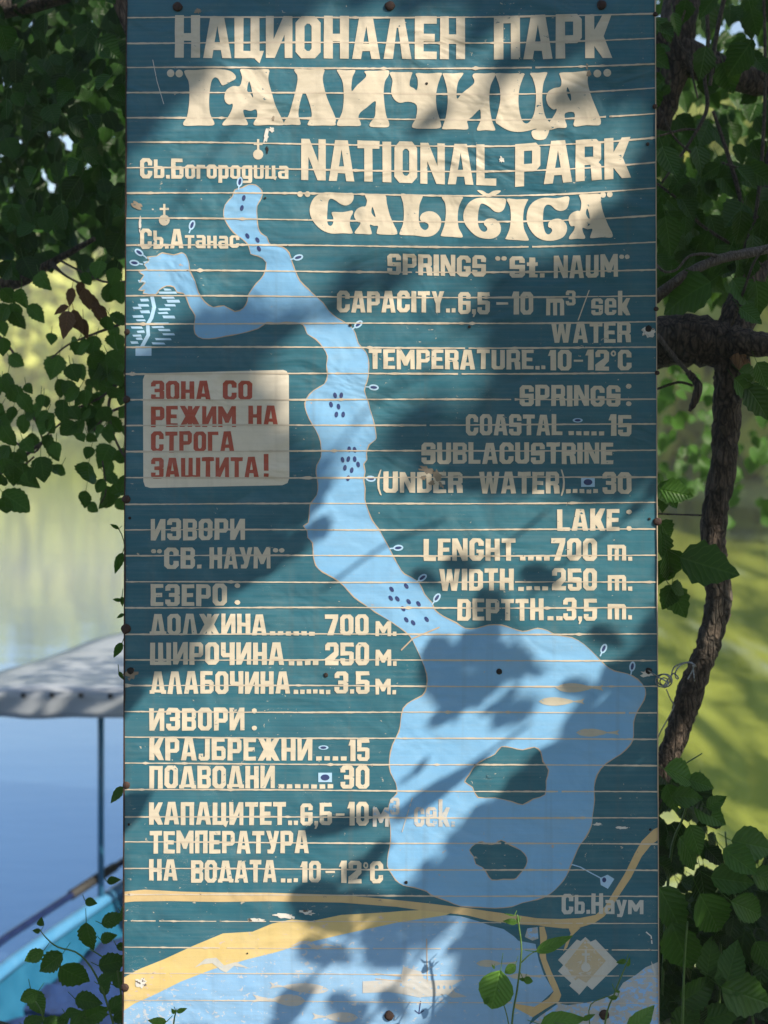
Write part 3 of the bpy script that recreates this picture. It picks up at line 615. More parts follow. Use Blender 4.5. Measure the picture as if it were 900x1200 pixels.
g2 = [(*b1, [(255,62),(330,65),(400,68),(440,68),(447,100),(432,135),(395,155),(355,145),(320,120),(285,107),(268,130),(262,190),(260,260),(270,292),(290,297),(303,275),(303,240),(293,215),(300,200),(370,202),(435,190),(440,210),(425,240),(420,290),(435,330),(435,352),(370,350),(290,352),(220,325),(165,270),(140,215),(140,160),(165,105),(205,75)], 1),
 (*b1, [(530,72),(600,78),(668,80),(680,140),(700,220),(730,290),(750,330),(748,358),(680,360),(615,355),(610,335),(618,300),(590,298),(560,290),(570,330),(570,357),(515,355),(458,352),(458,335),(485,300),(495,275),(475,270),(455,245),(450,215),(470,180),(505,163),(530,160),(540,120),(530,95)], 1), (*b1, [(578,165),(572,205),(600,238),(592,200)], -1),
 (*b2, [(0,72),(75,85),(148,85),(145,110),(130,150),(125,210),(125,265),(140,310),(170,328),(192,310),(190,285),(165,272),(140,262),(132,240),(150,210),(195,195),(240,205),(275,240),(282,280),(265,330),(225,365),(170,375),(90,365),(0,362),(-10,345),(12,290),(20,220),(15,140)], 1),
 (*b2, [(290,88),(360,95),(432,95),(425,120),(405,170),(398,240),(405,310),(428,355),(428,380),(355,375),(284,370),(284,350),(305,290),(315,210),(310,140),(292,110)], 1),
 (*b2, [(545,102),(620,100),(700,104),(735,110),(735,145),(720,185),(690,203),(655,195),(620,165),(585,145),(560,145),(545,190),(540,250),(545,300),(565,332),(590,340),(606,325),(600,305),(585,290),(585,265),(610,248),(650,247),(685,270),(702,310),(692,355),(650,385),(590,388),(530,370),(475,320),(442,265),(440,205),(465,150),(500,118)], 1),
 (*b2, [(535,48),(575,52),(612,72),(650,52),(700,50),(685,70),(640,92),(600,95),(560,70)], 1),
 (*b3, [(22,108),(95,112),(170,110),(165,130),(145,180),(138,250),(145,320),(172,380),(172,402),(95,398),(18,392),(20,375),(42,320),(52,240),(45,160)], 1),
 (*b3, [(290,100),(370,105),(455,90),(460,130),(445,175),(410,193),(370,185),(335,155),(305,150),(285,175),(278,230),(280,290),(295,345),(320,358),(342,335),(335,315),(315,305),(318,275),(350,252),(400,250),(440,285),(445,335),(415,380),(350,402),(280,398),(220,365),(175,300),(162,235),(180,165),(225,120)], 1),
 (*b3, [(535,78),(605,75),(680,75),(685,130),(700,200),(735,290),(765,350),(760,380),(690,378),(615,385),(612,365),(625,320),(590,322),(555,312),(562,350),(575,375),(565,390),(520,388),(465,392),(465,370),(495,330),(500,300),(475,300),(460,270),(460,235),(485,205),(520,192),(540,190),(548,140),(540,105)], 1), (*b3, [(588,175),(580,215),(606,253),(602,210)], -1),
 (*b1, ell(70, 75, 20, 20), 1), (*b1, ell(122, 75, 20, 20), 1), (*b3, ell(700, 80, 20, 20), 1), (*b3, ell(747, 77, 20, 20), 1)]
deco('large flared art nouveau title in Latin letters', g2)

# ---- seams between the strips of the board
Ls = [21,50.7,79.5,108.5,138,167,197,226,256,287,317,346.7,379.5,406.7,438,468.5,498.7,529,560,590.7,621,651,682,712,743,773,803,834,864,894.5,925,957,986.7,1017.6,1048,1078.7,1110,1140,1172,1203]
Rs = [16,45,74.7,103,133,161,190,220.5,252,284,316,346.7,377,407,437,467.5,497,527.5,558.7,589,620,651,682,712,743,774,804.5,835,866,897,928,958.7,989,1020,1050.7,1082,1113,1144,1176,1207]
sag_y = [0, 80, 110, 140, 165, 195, 224, 254, 285, 316, 346, 378, 470, 1300]; sag_v = [2, 4, 6, 6, 9, 9, 7, 7, 4.5, 3, 2, 1, .3, 0]
for yl, yr in zip(Ls, Rs):
    rr = random.Random(int(yl * 7)); n = 150; V = []; Fc = []
    sg = np.interp((yl + yr) / 2, sag_y, sag_v); ph = rr.uniform(0, 6); thin = .55 if yl > 1070 else (.8 if yl > 560 else .9)
    xl, xr = edge_x(yl, -1) + .5, edge_x(yr, 1) - .5
    for i in range(n + 1):
        tt = i / n; x = xl + (xr - xl) * tt
        y = yl + (yr - yl) * tt + sg * math.sin(math.pi * tt ** 1.9) + .35 * math.sin(tt * 9 + ph) + rr.uniform(-.12, .12)
        wd = thin * (1 + .22 * math.sin(tt * 23 + ph)) * rr.uniform(.75, 1.2)
        if rr.random() < .03: wd *= rr.uniform(1.4, 2.2)
        V += [S(x, y - wd, H_SEAM), S(x, y + wd, H_SEAM)]
        if i < n and rr.random() > (.003 if yl < 1070 else .05):
            Fc.append((2 * i, 2 * i + 1, 2 * i + 3, 2 * i + 2))
    mesh('seam_line', V, Fc, M['seam'], sign)

# ---- rusty nail heads, drilled holes, chipped spots
def disc(px, py, r0, h=.004, mat=None, name='nail_head', n=12):
    V = []; k = D / F
    for s_, hh in ((1.0, H_BOLT), (.92, H_BOLT + h * .6), (.5, H_BOLT + h)):
        for q in range(n):
            a = 2 * math.pi * q / n; x, y, z = S(px, py, hh)
            rr = r0 * k * s_ * rnd.uniform(.9, 1.08); V.append((x + rr * math.cos(a), y, z + rr * math.sin(a)))
    Fc = [tuple(range(2 * n, 3 * n))]
    for lv in (0, n):
        for q in range(n): Fc.append((lv + q, lv + (q + 1) % n, lv + n + (q + 1) % n, lv + n + q))
    return mesh(name, V, Fc, mat or M['rust'], sign, True)
for px, py, r0 in [(208,8,6),(457,7,6),(705,6,6),(149,389,3.6),(148.5,468,4.4),(148,585,5),(147.5,737,6),(148,920,4.5),(146.5,1157,5),(768,17,3),(767.5,125,3),(769,362,3),(770,437,3),(770.5,611,5),(456,1190,6),(708,1189,6)]:
    disc(px, py, r0)
for px, py, r0 in [(153,786,4.2),(760,385,4),(760,786,4),(585,787,3.6),(382,791,2.8),(410.5,381,1.8),(550,383,1.8),(476,1034,2),(759,169,2.2),(762,972,1.6),(761,608,1.6),(152,607,1.8),(151,966,1.6),(311,232,1.3),(500,98,1.6),(290,1117,1)]:
    disc(px, py, r0, .0006, M['hole'], 'drilled_hole')
def blob(cx, cy, rx, ry, n=16, a=0):
    p = ell(0, 0, 1, 1, 0, n); ca, sa = math.cos(R(a)), math.sin(R(a)); out = []
    for x, y in p:
        q = rnd.uniform(.55, 1.25); x, y = x * rx * q, y * ry * q
        out.append((cx + x * ca - y * sa, cy + x * sa + y * ca))
    return out
for px, py, rx, ry, a, mt in [(312,160,3,9,10,'chip'),(318,152,4,3,0,'chip'),(313,176,1.6,5,0,'hole'),(164,263,2,9,5,'chip'),(160,240,7,4,30,'brownchip'),(320,139,2,3,0,'brownchip'),(500,551,9,4,20,'brownchip'),(512,557,5,7,-30,'brownchip'),(506,566,4,3,0,'brownchip'),(517,568,2,5,-30,'brownchip'),(496,560,4,3,0,'brownchip'),
                              (232,13,5,3,0,'brownchip'),(588,187,3,4,0,'chip'),(690,86,3,3.5,0,'brownchip'),(688,78,1.2,4,0,'brownchip'),(153,790,8,7,0,'brownchip'),(760,389,8,6,0,'chip'),(758,790,8,4,0,'chip'),(332,1073,14,3,5,'chip'),(360,1069,10,3,8,'chip'),(300,1078,9,2.4,0,'chip'),(165,1152,7,6,0,'chip'),(700,966,6,2,0,'chip'),(728,970,9,1.6,0,'chip'),(575,910,5,3,0,'board'),(766,1136,1.4,9,-14,'grey')]:
    flat('worn_patch', [(1, blob(px, py, rx, ry, 18, a))], M[mt], H_SEAM + .00006)
flat('scratch', [(1, strip([(179,70),(184,95),(192,122)], .8))], M['chip'], H_SEAM + .00004)
flat('scratch', [(1, strip([(470,762),(484,748),(515,735)], 1.6))], M['edge'], H_SEAM + .00004)
flat('scratch', [(1, strip([(757,1092),(763,1097),(764,1106)], 1.4))], M['chip'], H_SEAM + .00004)

# ------------------------------------------------------------------ ground, water, far shore
def k_ground():
    k = NT('earth and litter'); tc = k.n('TexCoord'); ob = tc.outputs['Object']
    n = k.noise(ob, 3, 5, .6); f = k.noise(ob, 40, 4, .7)
    col = k.mix(k.mapr(n, .4, .62), c4(.045, .035, .022), c4(.05, .075, .02))
    col = k.mix(k.mapr(f, .45, .75, 0, .6), col, c4(.09, .075, .045))
    k.bsdf(col, .95, k.bump(f, .8, .03)); return k.m
M['ground'] = k_ground()
def bank_z(x, y):
    e = 3.75 + .12 * math.sin(x * 2.1) + .05 * math.sin(x * 5 + 1)
    if y <= e: return .03 * math.sin(x * 1.3) * math.sin(y)
    return max(-2.6, -(y - e) * 1.25 + .05 * math.sin(x * 3 + y * 4))
xs = [-60, -30, -15, -8] + [-5 + .25 * i for i in range(41)] + [8, 15, 30, 60]
ys = [-60, -30, -12, -6, -2, 0, 1, 2, 2.6, 3.0] + [3.2 + .15 * i for i in range(18)] + [6.2, 7, 9]
V = [(x, y, bank_z(x, y)) for y in ys for x in xs]; nx = len(xs)
Fc = [(j * nx + i, j * nx + i + 1, (j + 1) * nx + i + 1, (j + 1) * nx + i) for j in range(len(ys) - 1) for i in range(nx - 1)]
o = mesh('ground', V, Fc, M['ground'], smooth=True); o['kind'] = 'structure'

WZ = -1.6
def k_water():
    """spring water, weeds at the right; sky and tree reflections painted into the colour"""
    k = NT('lake water'); tc = k.n('TexCoord'); ob = tc.outputs['Object']
    a = k.noise(k.mapping(ob, (.5, 1.6, 1)), 2.2, 3, .55, .6)
    b = k.noise(k.mapping(ob, (.18, .6, 1)), .5, 2, .5, .4)
    nb = k.bump(b, .12, .10); nb = k.bump(a, .05, .05, nb)
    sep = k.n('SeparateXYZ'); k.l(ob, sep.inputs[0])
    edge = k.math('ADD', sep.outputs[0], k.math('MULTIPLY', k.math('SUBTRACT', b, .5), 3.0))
    weed_reflect = k.mapr(edge, -.3, 1.6)
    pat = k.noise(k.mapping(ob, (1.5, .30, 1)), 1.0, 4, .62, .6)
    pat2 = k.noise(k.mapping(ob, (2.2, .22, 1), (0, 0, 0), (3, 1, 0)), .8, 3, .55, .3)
    bed_reflect = k.mix(k.mapr(pat, .40, .60), c4(.035, .065, .012), c4(.27, .31, .055))  # weed tones, with tree reflections painted in as streaks
    bed_reflect = k.mix(k.mapr(pat2, .56, .68, 0, .7), bed_reflect, c4(.30, .36, .27))  # pale patches painted in as sky reflections
    deep_reflect = k.mix(k.mapr(sep.outputs[1], 11, 25), c4(.19, .36, .56), c4(.26, .31, .36))  # blue and pale bands painted in for the reflected sky
    deep_reflect = k.mix(k.mapr(sep.outputs[1], 26, 60), deep_reflect, c4(.22, .29, .09))  # far green painted in for the reflected trees
    bs = k.bsdf(k.mix(weed_reflect, deep_reflect, bed_reflect), .06, nb, spec=.5); bs.inputs['IOR'].default_value = 2.3
    k.l(k.math('MULTIPLY', k.mapr(sep.outputs[1], 13, 27, .88, 0), k.math('SUBTRACT', 1.0, weed_reflect)), bs.inputs['Metallic'])
    return k.m
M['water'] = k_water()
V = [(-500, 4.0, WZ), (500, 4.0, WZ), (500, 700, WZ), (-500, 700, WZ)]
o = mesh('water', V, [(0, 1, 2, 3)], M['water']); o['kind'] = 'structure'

shore_pts = [(-190, 150), (-80, 142), (-45, 136), (-22, 128), (-8, 112), (2, 84), (7, 62), (10, 47), (16, 34), (26, 22), (42, 12), (80, 4)]
sp = catmull(shore_pts, 6)
def k_far():
    k = NT('grassy far shore'); tc = k.n('TexCoord'); ob = tc.outputs['Object']
    n = k.noise(ob, .12, 5, .6); f = k.noise(ob, 1.4, 4, .65)
    col = k.mix(k.mapr(n, .38, .62), c4(.24, .28, .07), c4(.42, .42, .14))
    col = k.mix(k.mapr(f, .5, .72, 0, .6), col, c4(.05, .08, .025))
    k.bsdf(col, .95, k.bump(f, .6, .5)); return k.m
M['far'] = k_far()
V = []; offs = [(-.8, -2.2), (1.5, .25), (8, 1.2), (25, 6), (55, 16), (100, 29), (180, 30), (420, 14)]
for i, p in enumerate(sp):
    a, b = sp[max(i - 1, 0)], sp[min(i + 1, len(sp) - 1)]
    tx, ty = b[0] - a[0], b[1] - a[1]; l = math.hypot(tx, ty); nx_, ny_ = -ty / l, tx / l
    if ny_ < 0 and nx_ < 0: nx_, ny_ = -nx_, -ny_
    # blend outward direction towards +x+y so the strips do not fold
    for d_, z_ in offs:
        V.append((p[0] + nx_ * d_, p[1] + ny_ * d_, WZ + z_ * (1 + .25 * math.sin(i * .9 + d_ * .02)) if z_ > 0 else WZ + z_))
m_ = len(offs)
Fc = [(i * m_ + k, (i + 1) * m_ + k, (i + 1) * m_ + k + 1, i * m_ + k + 1) for i in range(len(sp) - 1) for k in range(m_ - 1)]
o = mesh('far_shore', V, Fc, M['far'], smooth=True); o['kind'] = 'structure'

# ------------------------------------------------------------------ foliage
def k_leaf(name, ca, cb, trans=.28, veins=True, rough=.42):
    k = NT(name); tc = k.n('TexCoord'); at = k.n('Attribute', attribute_name='shade')
    sep = k.n('SeparateXYZ'); k.l(tc.outputs['UV'], sep.inputs[0])
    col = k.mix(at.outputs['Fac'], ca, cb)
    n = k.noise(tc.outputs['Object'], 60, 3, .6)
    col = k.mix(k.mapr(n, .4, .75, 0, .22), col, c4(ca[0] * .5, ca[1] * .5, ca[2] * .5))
    normal = None
    if veins:
        x = k.math('ABSOLUTE', k.math('SUBTRACT', sep.outputs[0], .5))
        q = k.math('FRACT', k.math('MULTIPLY', k.math('SUBTRACT', sep.outputs[1], k.math('MULTIPLY', x, .62)), 8.0))
        q = k.math('ABSOLUTE', k.math('SUBTRACT', q, .5))          # 0.5 on a vein
        side = k.mapr(q, .40, .5); rib = k.mapr(x, .035, .0)
        v = k.math('MAXIMUM', side, rib)
        col = k.mix(k.math('MULTIPLY', v, .26), col, c4(min(1, cb[0] * 2.2 + .02), min(1, cb[1] * 1.9 + .02), cb[2] * 1.8 + .01))
        normal = k.bump(k.math('SUBTRACT', q, k.math('MULTIPLY', rib, .5)), .7, .004)
    b = k.n('BsdfPrincipled'); k.l(col, b.inputs['Base Color']); b.inputs['Roughness'].default_value = rough
    b.inputs['Specular IOR Level'].default_value = .22
    if normal is not None: k.l(normal, b.inputs['Normal'])
    tr = k.n('BsdfTranslucent'); k.l(k.mix(.5, col, c4(cb[0] * 2.2, cb[1] * 1.9, cb[2])), tr.inputs['Color'])
    mx = k.n('MixShader'); mx.inputs[0].default_value = trans
    k.l(b.outputs[0], mx.inputs[1]); k.l(tr.outputs[0], mx.inputs[2]); k.l(mx.outputs[0], k.out.inputs['Surface'])
    return k.m
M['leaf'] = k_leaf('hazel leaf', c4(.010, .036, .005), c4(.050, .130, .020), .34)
M['leaf_dark'] = k_leaf('shaded leaf', c4(.005, .019, .003), c4(.024, .078, .011), .24)  # darker leaf copy; shade painted into the inner foliage
M['leaf_young'] = k_leaf('young leaf', c4(.05, .13, .02), c4(.09, .20, .035), .35)
M['leaf_dry'] = k_leaf('dry leaf', c4(.075, .038, .018), c4(.13, .075, .04), .15, True, .7)
M['leaf_far'] = k_leaf('sunlit far leaf', c4(.20, .27, .05), c4(.50, .52, .15), .45, False, .8)

class Leaves:
    def __init__(s): s.V = []; s.F = []; s.U = []; s.S = []
    def add(s, pos, axis, normal, L, W=None, seg=8, serr=.10, fold=.25, droop=.15, shade=None, tip=.5):
        a = Vector(axis).normalized(); n = Vector(normal); n = (n - a * n.dot(a))
        if n.length < 1e-4: n = a.orthogonal()
        n.normalize(); b = a.cross(n); W = W or L * .8; o = len(s.V); sh = rnd.random() if shade is None else shade
        for i in range(seg + 1):
            t = i / seg
            if tip < .35: wd = math.sin(math.pi * t ** .85) ** .75                      # rounded
            else: wd = (math.sin(math.pi * t ** .72) ** .9) * (1 - .12 * t)              # egg-shaped with a point
            if i in (0, seg): wd = .02
            ser = 1 + serr * (1 if i % 2 else -1) * rnd.uniform(.2, 1)
            c = a * (L * t) - n * (droop * L * t * t)
            hw = W * .5 * wd * ser
            lift = n * (hw * fold) + n * (rnd.uniform(-.03, .03) * L)
            s.V += [pos + c - b * hw + lift, pos + c, pos + c + b * hw + lift]
            s.U += [(.5 - .5 * wd, t), (.5, t), (.5 + .5 * wd, t)]; s.S += [sh] * 3
        for i in range(seg):
            q = o + 3 * i; s.F += [(q, q + 1, q + 4, q + 3), (q + 1, q + 2, q + 5, q + 4)]
    def stalk(s, a, b, r, shade=.3):
        v, f = tube([a, b], [r, r * .7], 4, 0, False); o = len(s.V)
        s.V += v; s.F += [tuple(i + o for i in q) for q in f]; s.U += [(.5, .02)] * len(v); s.S += [shade] * len(v)
    def build(s, name, mat, parent=None):
        lo = parent.location if parent else Vector((0, 0, 0))
        return mesh(name, [Vector(v) - lo for v in s.V], s.F, mat, parent, True, s.U, s.S)

def rvec(r=1.0): return Vector((rnd.uniform(-r, r), rnd.uniform(-r, r), rnd.uniform(-r, r)))
def inpoly(x, y, p):
    c = False; j = len(p) - 1
    for i in range(len(p)):
        if (p[i][1] > y) != (p[j][1] > y) and x < (p[j][0] - p[i][0]) * (y - p[i][1]) / (p[j][1] - p[i][1]) + p[i][0]: c = not c
        j = i
    return c

def k_bark(name, ca, cb, sc=1.0):
    k = NT(name); tc = k.n('TexCoord'); ob = tc.outputs['Object']
    st = k.noise(k.mapping(ob, (24 * sc, 24 * sc, 8 * sc)), 1.7, 5, .68, 1.6)
    f = k.noise(ob, 90 * sc, 3, .6); big = k.noise(ob, 5, 3)
    col = k.mix(k.mapr(st, .38, .62), ca, cb); col = k.mix(k.mapr(big, .5, .75, 0, .5), col, c4(.10, .10, .08))
    h = k.math('ADD', st, k.math('MULTIPLY', f, .3))
    vo = k.n('TexVoronoi', feature='DISTANCE_TO_EDGE'); k.l(k.mapping(ob, (60 * sc, 60 * sc, 17 * sc)), vo.inputs['Vector']); vo.inputs['Scale'].default_value = 1.0
    crack = k.mapr(vo.outputs['Distance'], .0, .16)
    col = k.mix(k.math('MULTIPLY', k.math('SUBTRACT', 1.0, crack), .7), col, c4(ca[0] * .5, ca[1] * .5, ca[2] * .5))
    h = k.math('ADD', h, k.math('MULTIPLY', crack, .35))
    k.bsdf(col, .9, k.bump(h, 1.0, .022 / sc)); return k.m
M['bark'] = k_bark('furrowed bark', c4(.016, .011, .008), c4(.15, .11, .082))
M['twig'] = k_bark('twig bark', c4(.05, .038, .028), c4(.13, .10, .075), 3)
M['grey_bark'] = k_bark('smooth grey bark', c4(.12, .10, .085), c4(.20, .17, .145), 2)
M['wood'] = k_bark('torn wood', c4(.26, .12, .045), c4(.40, .21, .09), 1.5)

def branch(name, pts, mat, parent, sides=7, lump=.06, n=5):
    """pts: (px, py, Y, width in px)"""
    q = catmull(pts, n); path = [P(a, b, y) - parent.location for a, b, y, w_ in q]
    rad = [max(w_ * y / F / 2, .0012) for a, b, y, w_ in q]
    return mesh(name, *tube(path, rad, sides, lump, True, len(q)), mat, parent, True)

# ---- far wood on the other shore (one blurred mass)
fw = Leaves()
def clump_tree(cx, cy, z0, hgt, rad, n):
    for i in range(n):
        u = rnd.random() ** .7; a = rnd.uniform(0, 6.283); zz = rnd.random()
        rr = rad * (math.sin(math.pi * min(1, .12 + zz * .86)) ** .7) * (.55 + .45 * u) * (1 + .25 * math.sin(a * 3 + cx))
        p = Vector((cx + rr * math.cos(a), cy + rr * math.sin(a), z0 + hgt * (.08 + .92 * zz)))
        nn = Vector((math.cos(a), math.sin(a), .6)) + rvec(.5)
        fw.add(p, rvec() + Vector((0, 0, -.4)), nn, rnd.uniform(.09, .17) * hgt, None, 3, .2, .2, .1)
for i, p in enumerate(sp):
    if p[0] < -75 or p[0] > 40: continue
    a, b = sp[max(i - 1, 0)], sp[min(i + 1, len(sp) - 1)]
    tx, ty = b[0] - a[0], b[1] - a[1]; l = math.hypot(tx, ty); nx_, ny_ = -ty / l, tx / l
    for r_ in range(3):
        for j in range(2):
            d_ = (4, 16, 38)[r_] + rnd.uniform(-2, 4); s_ = rnd.uniform(-l * .25, l * .25)
            far = p[1] > 100
            hgt = (rnd.uniform(7, 12), rnd.uniform(12, 18), rnd.uniform(15, 22))[r_] * (1.0 if far else 1.15)
            clump_tree(p[0] + nx_ * d_ + tx / l * s_, p[1] + ny_ * d_ + ty / l * s_, WZ + (.4, 2.2, 7)[r_], hgt, hgt * .36, 110 if far else 170)
fo = fw.build('far_wood', M['leaf_far']); fo['kind'] = 'stuff'
tag(fo, 'blurred sunlit yellow-green wood along the far lake shore', 'wood')

# ------------------------------------------------------------------ right tree
rt = empty('leaning_tree', P(722, 1190, 3.82), 'crooked bare-barked tree leaning beside the right edge of the sign, with a torn branch', 'tree')
branch('trunk', [(700,1235,3.84,44),(722,1150,3.84,36),(742,990,3.83,30),(757,945,3.82,28),(775,905,3.82,26),(787,877,3.81,26),(800,840,3.80,28),(807,815,3.80,31),(822,778,3.80,27),(831,752,3.80,28),(841,712,3.80,30),(841,680,3.80,29),(836,640,3.80,29),(838,600,3.80,29),(847,550,3.80,30),(851,500,3.80,31),(854,450,3.80,34),(858,412,3.80,44),(866,370,3.83,40),(884,310,3.90,34),(905,230,4.0,30),(925,120,4.1,28),(960,-60,4.2,26),(1040,-300,4.1,24)], M['bark'], rt, 18, .13, 7)
branch('limb', [(868,408,3.80,44),(840,402,3.80,56),(800,398,3.82,62),(760,405,3.86,58),(700,415,3.95,44)], M['bark'], rt, 12, .09)
branch('limb', [(770,42,4.25,40),(805,66,4.25,42),(850,86,4.3,36),(910,96,4.35,32),(960,70,4.3,28)], M['bark'], rt, 10, .10)
branch('limb', [(768,150,4.3,30),(782,100,4.28,40),(792,40,4.25,44),(805,-40,4.3,46)], M['bark'], rt, 10, .10)
branch('broken_branch', [(858,400,3.76,40),(880,402,3.73,32),(905,405,3.70,30),(940,410,3.68,26)], M['bark'], rt, 10, .10)
tv = []; 
for i in range(9):
    a = P(866 + rnd.uniform(-8, 8), 418 + rnd.uniform(-4, 8), 3.72) - rt.location
    b = P(876 + rnd.uniform(-8, 8), 436 + rnd.uniform(-4, 14), 3.70) - rt.location
    tv.append(tube([a, (a + b) / 2, b], [.011, .008, .002], 5, .3, True, i))
mesh('torn_wood', *join(tv), M['wood'], rt, True)
branch('branch', [(766,350,3.68,15),(785,335,3.66,13),(810,318,3.65,12),(845,303,3.66,12),(880,296,3.68,12),(930,285,3.72,11)], M['grey_bark'], rt, 8, .08)
branch('twig', [(766,307,3.66,4),(778,318,3.64,3.2),(793,316,3.64,3),(808,300,3.64,3),(830,298,3.64,4),(852,303,3.66,5)], M['grey_bark'], rt, 6, .1)
branch('twig', [(770,392,3.72,6),(790,418,3.72,5.5),(806,436,3.72,5)], M['grey_bark'], rt, 6, .1)
branch('twig', [(806,436,3.74,8),(818,452,3.73,10),(814,470,3.73,9),(808,482,3.73,4)], M['bark'], rt, 6, .15)
branch('twig', [(770,456,3.8,3),(795,448,3.8,3.2),(812,452,3.8,3)], M['twig'], rt, 5, .1)
branch('twig', [(768,602,3.78,2.2),(795,603,3.78,2.0),(824,604,3.79,2.2)], M['twig'], rt, 5, .05)
branch('twig', [(857,382,3.7,4),(872,340,3.66,3.6),(885,305,3.64,3.2),(900,290,3.64,3)], M['twig'], rt, 5, .05)
for q in [[(826,-10,4,5),(830,40,4,5),(826,90,4,5),(828,130,4,5),(800,180,4,4),(775,215,4,3)], [(850,-10,3.9,6),(838,50,3.9,6),(832,100,3.9,5)], [(836,130,4,4),(848,165,4,5),(862,210,4,6),(872,250,4,6)],
          [(895,-10,3.9,4),(897,90,3.9,4),(892,200,3.9,5),(880,290,3.9,5)], [(776,130,3.9,2.5),(790,160,3.9,3),(812,180,3.9,3.2),(850,205,3.9,4)], [(808,60,3.9,3),(812,90,3.9,2.6),(818,115,3.9,2)],
          [(770,215,3.85,3),(800,238,3.85,3.4),(820,262,3.85,4),(855,285,3.85,4)], [(770,160,3.9,2.5),(800,152,3.9,3),(815,152,3.9,3)], [(905,205,3.9,4),(870,198,3.9,3.4),(845,190,3.9,3)],
          [(803,12,4.1,2.5),(795,45,4.1,3),(812,70,4.1,3)]]:
    branch('twig', q, M['twig'], rt, 5, .08)

def cam_leaf(L, px, py, Y, size_px, ang=None, shade=None, flat=.45, serr=.1, tip=.5, seg=10, wr=.82, up=.35):
    """a leaf whose outline is centred near a photo position, facing roughly the viewer"""
    ln = size_px * Y / F * rnd.uniform(.78, 1.15)
    a = R(rnd.uniform(-150, -30) if ang is None else ang)
    ax = Vector((math.cos(a), rnd.uniform(-flat, flat), math.sin(a)))
    nn = Vector((rnd.uniform(-flat, flat), -1, up + rnd.uniform(-flat, flat)))
    ax.normalize(); c = P(px, py, Y)
    L.add(c - ax * (ln * .5), ax, nn, ln, ln * wr * rnd.uniform(.88, 1.08), seg, serr, rnd.uniform(.05, .6), rnd.uniform(-.1, .5), shade, tip)
    L.stalk(c - ax * (ln * .5), c - ax * (ln * .78) + Vector((0, .01, .01)), .0011)

gaps_r = [(804,60,20,11),(790,4,13,8),(777,12,7,10),(828,48,8,6),(780,133,13,18),(812,125,17,15),(830,140,16,12),(855,117,9,14),(841,176,14,9),(804,187,6,12),(777,213,9,9),(780,248,9,6),(868,165,8,6),(881,192,6,6),(897,112,5,10),(849,45,8,8),(889,40,8,10),(797,160,8,10),(840,62,8,8),(872,225,5,8),(820,95,8,5),(880,150,7,9)]
gaps_r = [(a, b, c * .8, d * .8) for a, b, c, d in gaps_r]
def hit_gap(px, py, r, gaps):
    return any(((px - gx) / (rx + r)) ** 2 + ((py - gy) / (ry + r)) ** 2 < 1 for gx, gy, rx, ry in gaps)
L = Leaves()
c_ = 0
while c_ < 820:
    px, py = rnd.uniform(762, 950), rnd.uniform(-60, 345) if c_ % 3 else rnd.uniform(150, 345)
    sz = rnd.uniform(20, 44)
    if hit_gap(px, py, sz * .18, gaps_r): continue
    cam_leaf(L, px, py, rnd.uniform(3.72, 6.5), sz, None, rnd.random() * .3, .6); c_ += 1
for q in [(784,190,40,-70),(784,276,50,-80),(803,344,58,205),(793,577,44,-10),(784,580,34,-60),(781,622,32,-50),(776,640,34,-90),(831,664,62,-18),(786,664,46,-75),(775,672,40,-95),(795,706,44,-60),(782,700,40,-110),(797,690,26,-20),(873,455,40,-40),(890,470,44,-50),(880,440,34,-20),(895,440,40,-60),(778,590,30,-80),(870,345,40,-60),(890,350,46,-80),(880,370,36,-40)]:
    cam_leaf(L, q[0], q[1], rnd.uniform(3.5, 3.7), q[2], q[3], rnd.random(), .3, .13)
for i in range(170):
    px, py = rnd.uniform(766, 930), rnd.uniform(-30, 215)
    if hit_gap(px, py, 0, [(804,60,11,7),(790,2,8,5),(780,133,9,12),(812,125,10,9),(841,176,8,5)]): continue
    cam_leaf(L, px, py, rnd.uniform(4.3, 6.5), rnd.uniform(14, 28), None, rnd.random() * .4, .6)
# blurred leaf sprays farther behind, between the trunk and the sign
for i in range(95):
    px = rnd.uniform(772, 905); py = rnd.uniform(430, 600) + (20 if px > 850 else 0)
    if 585 < py and px < 840: continue
    cam_leaf(L, px, py, rnd.uniform(6.0, 9.0), rnd.uniform(14, 26), None, .4 + .6 * rnd.random(), .7, .1, .5, 6)
L.build('foliage', M['leaf'], rt)

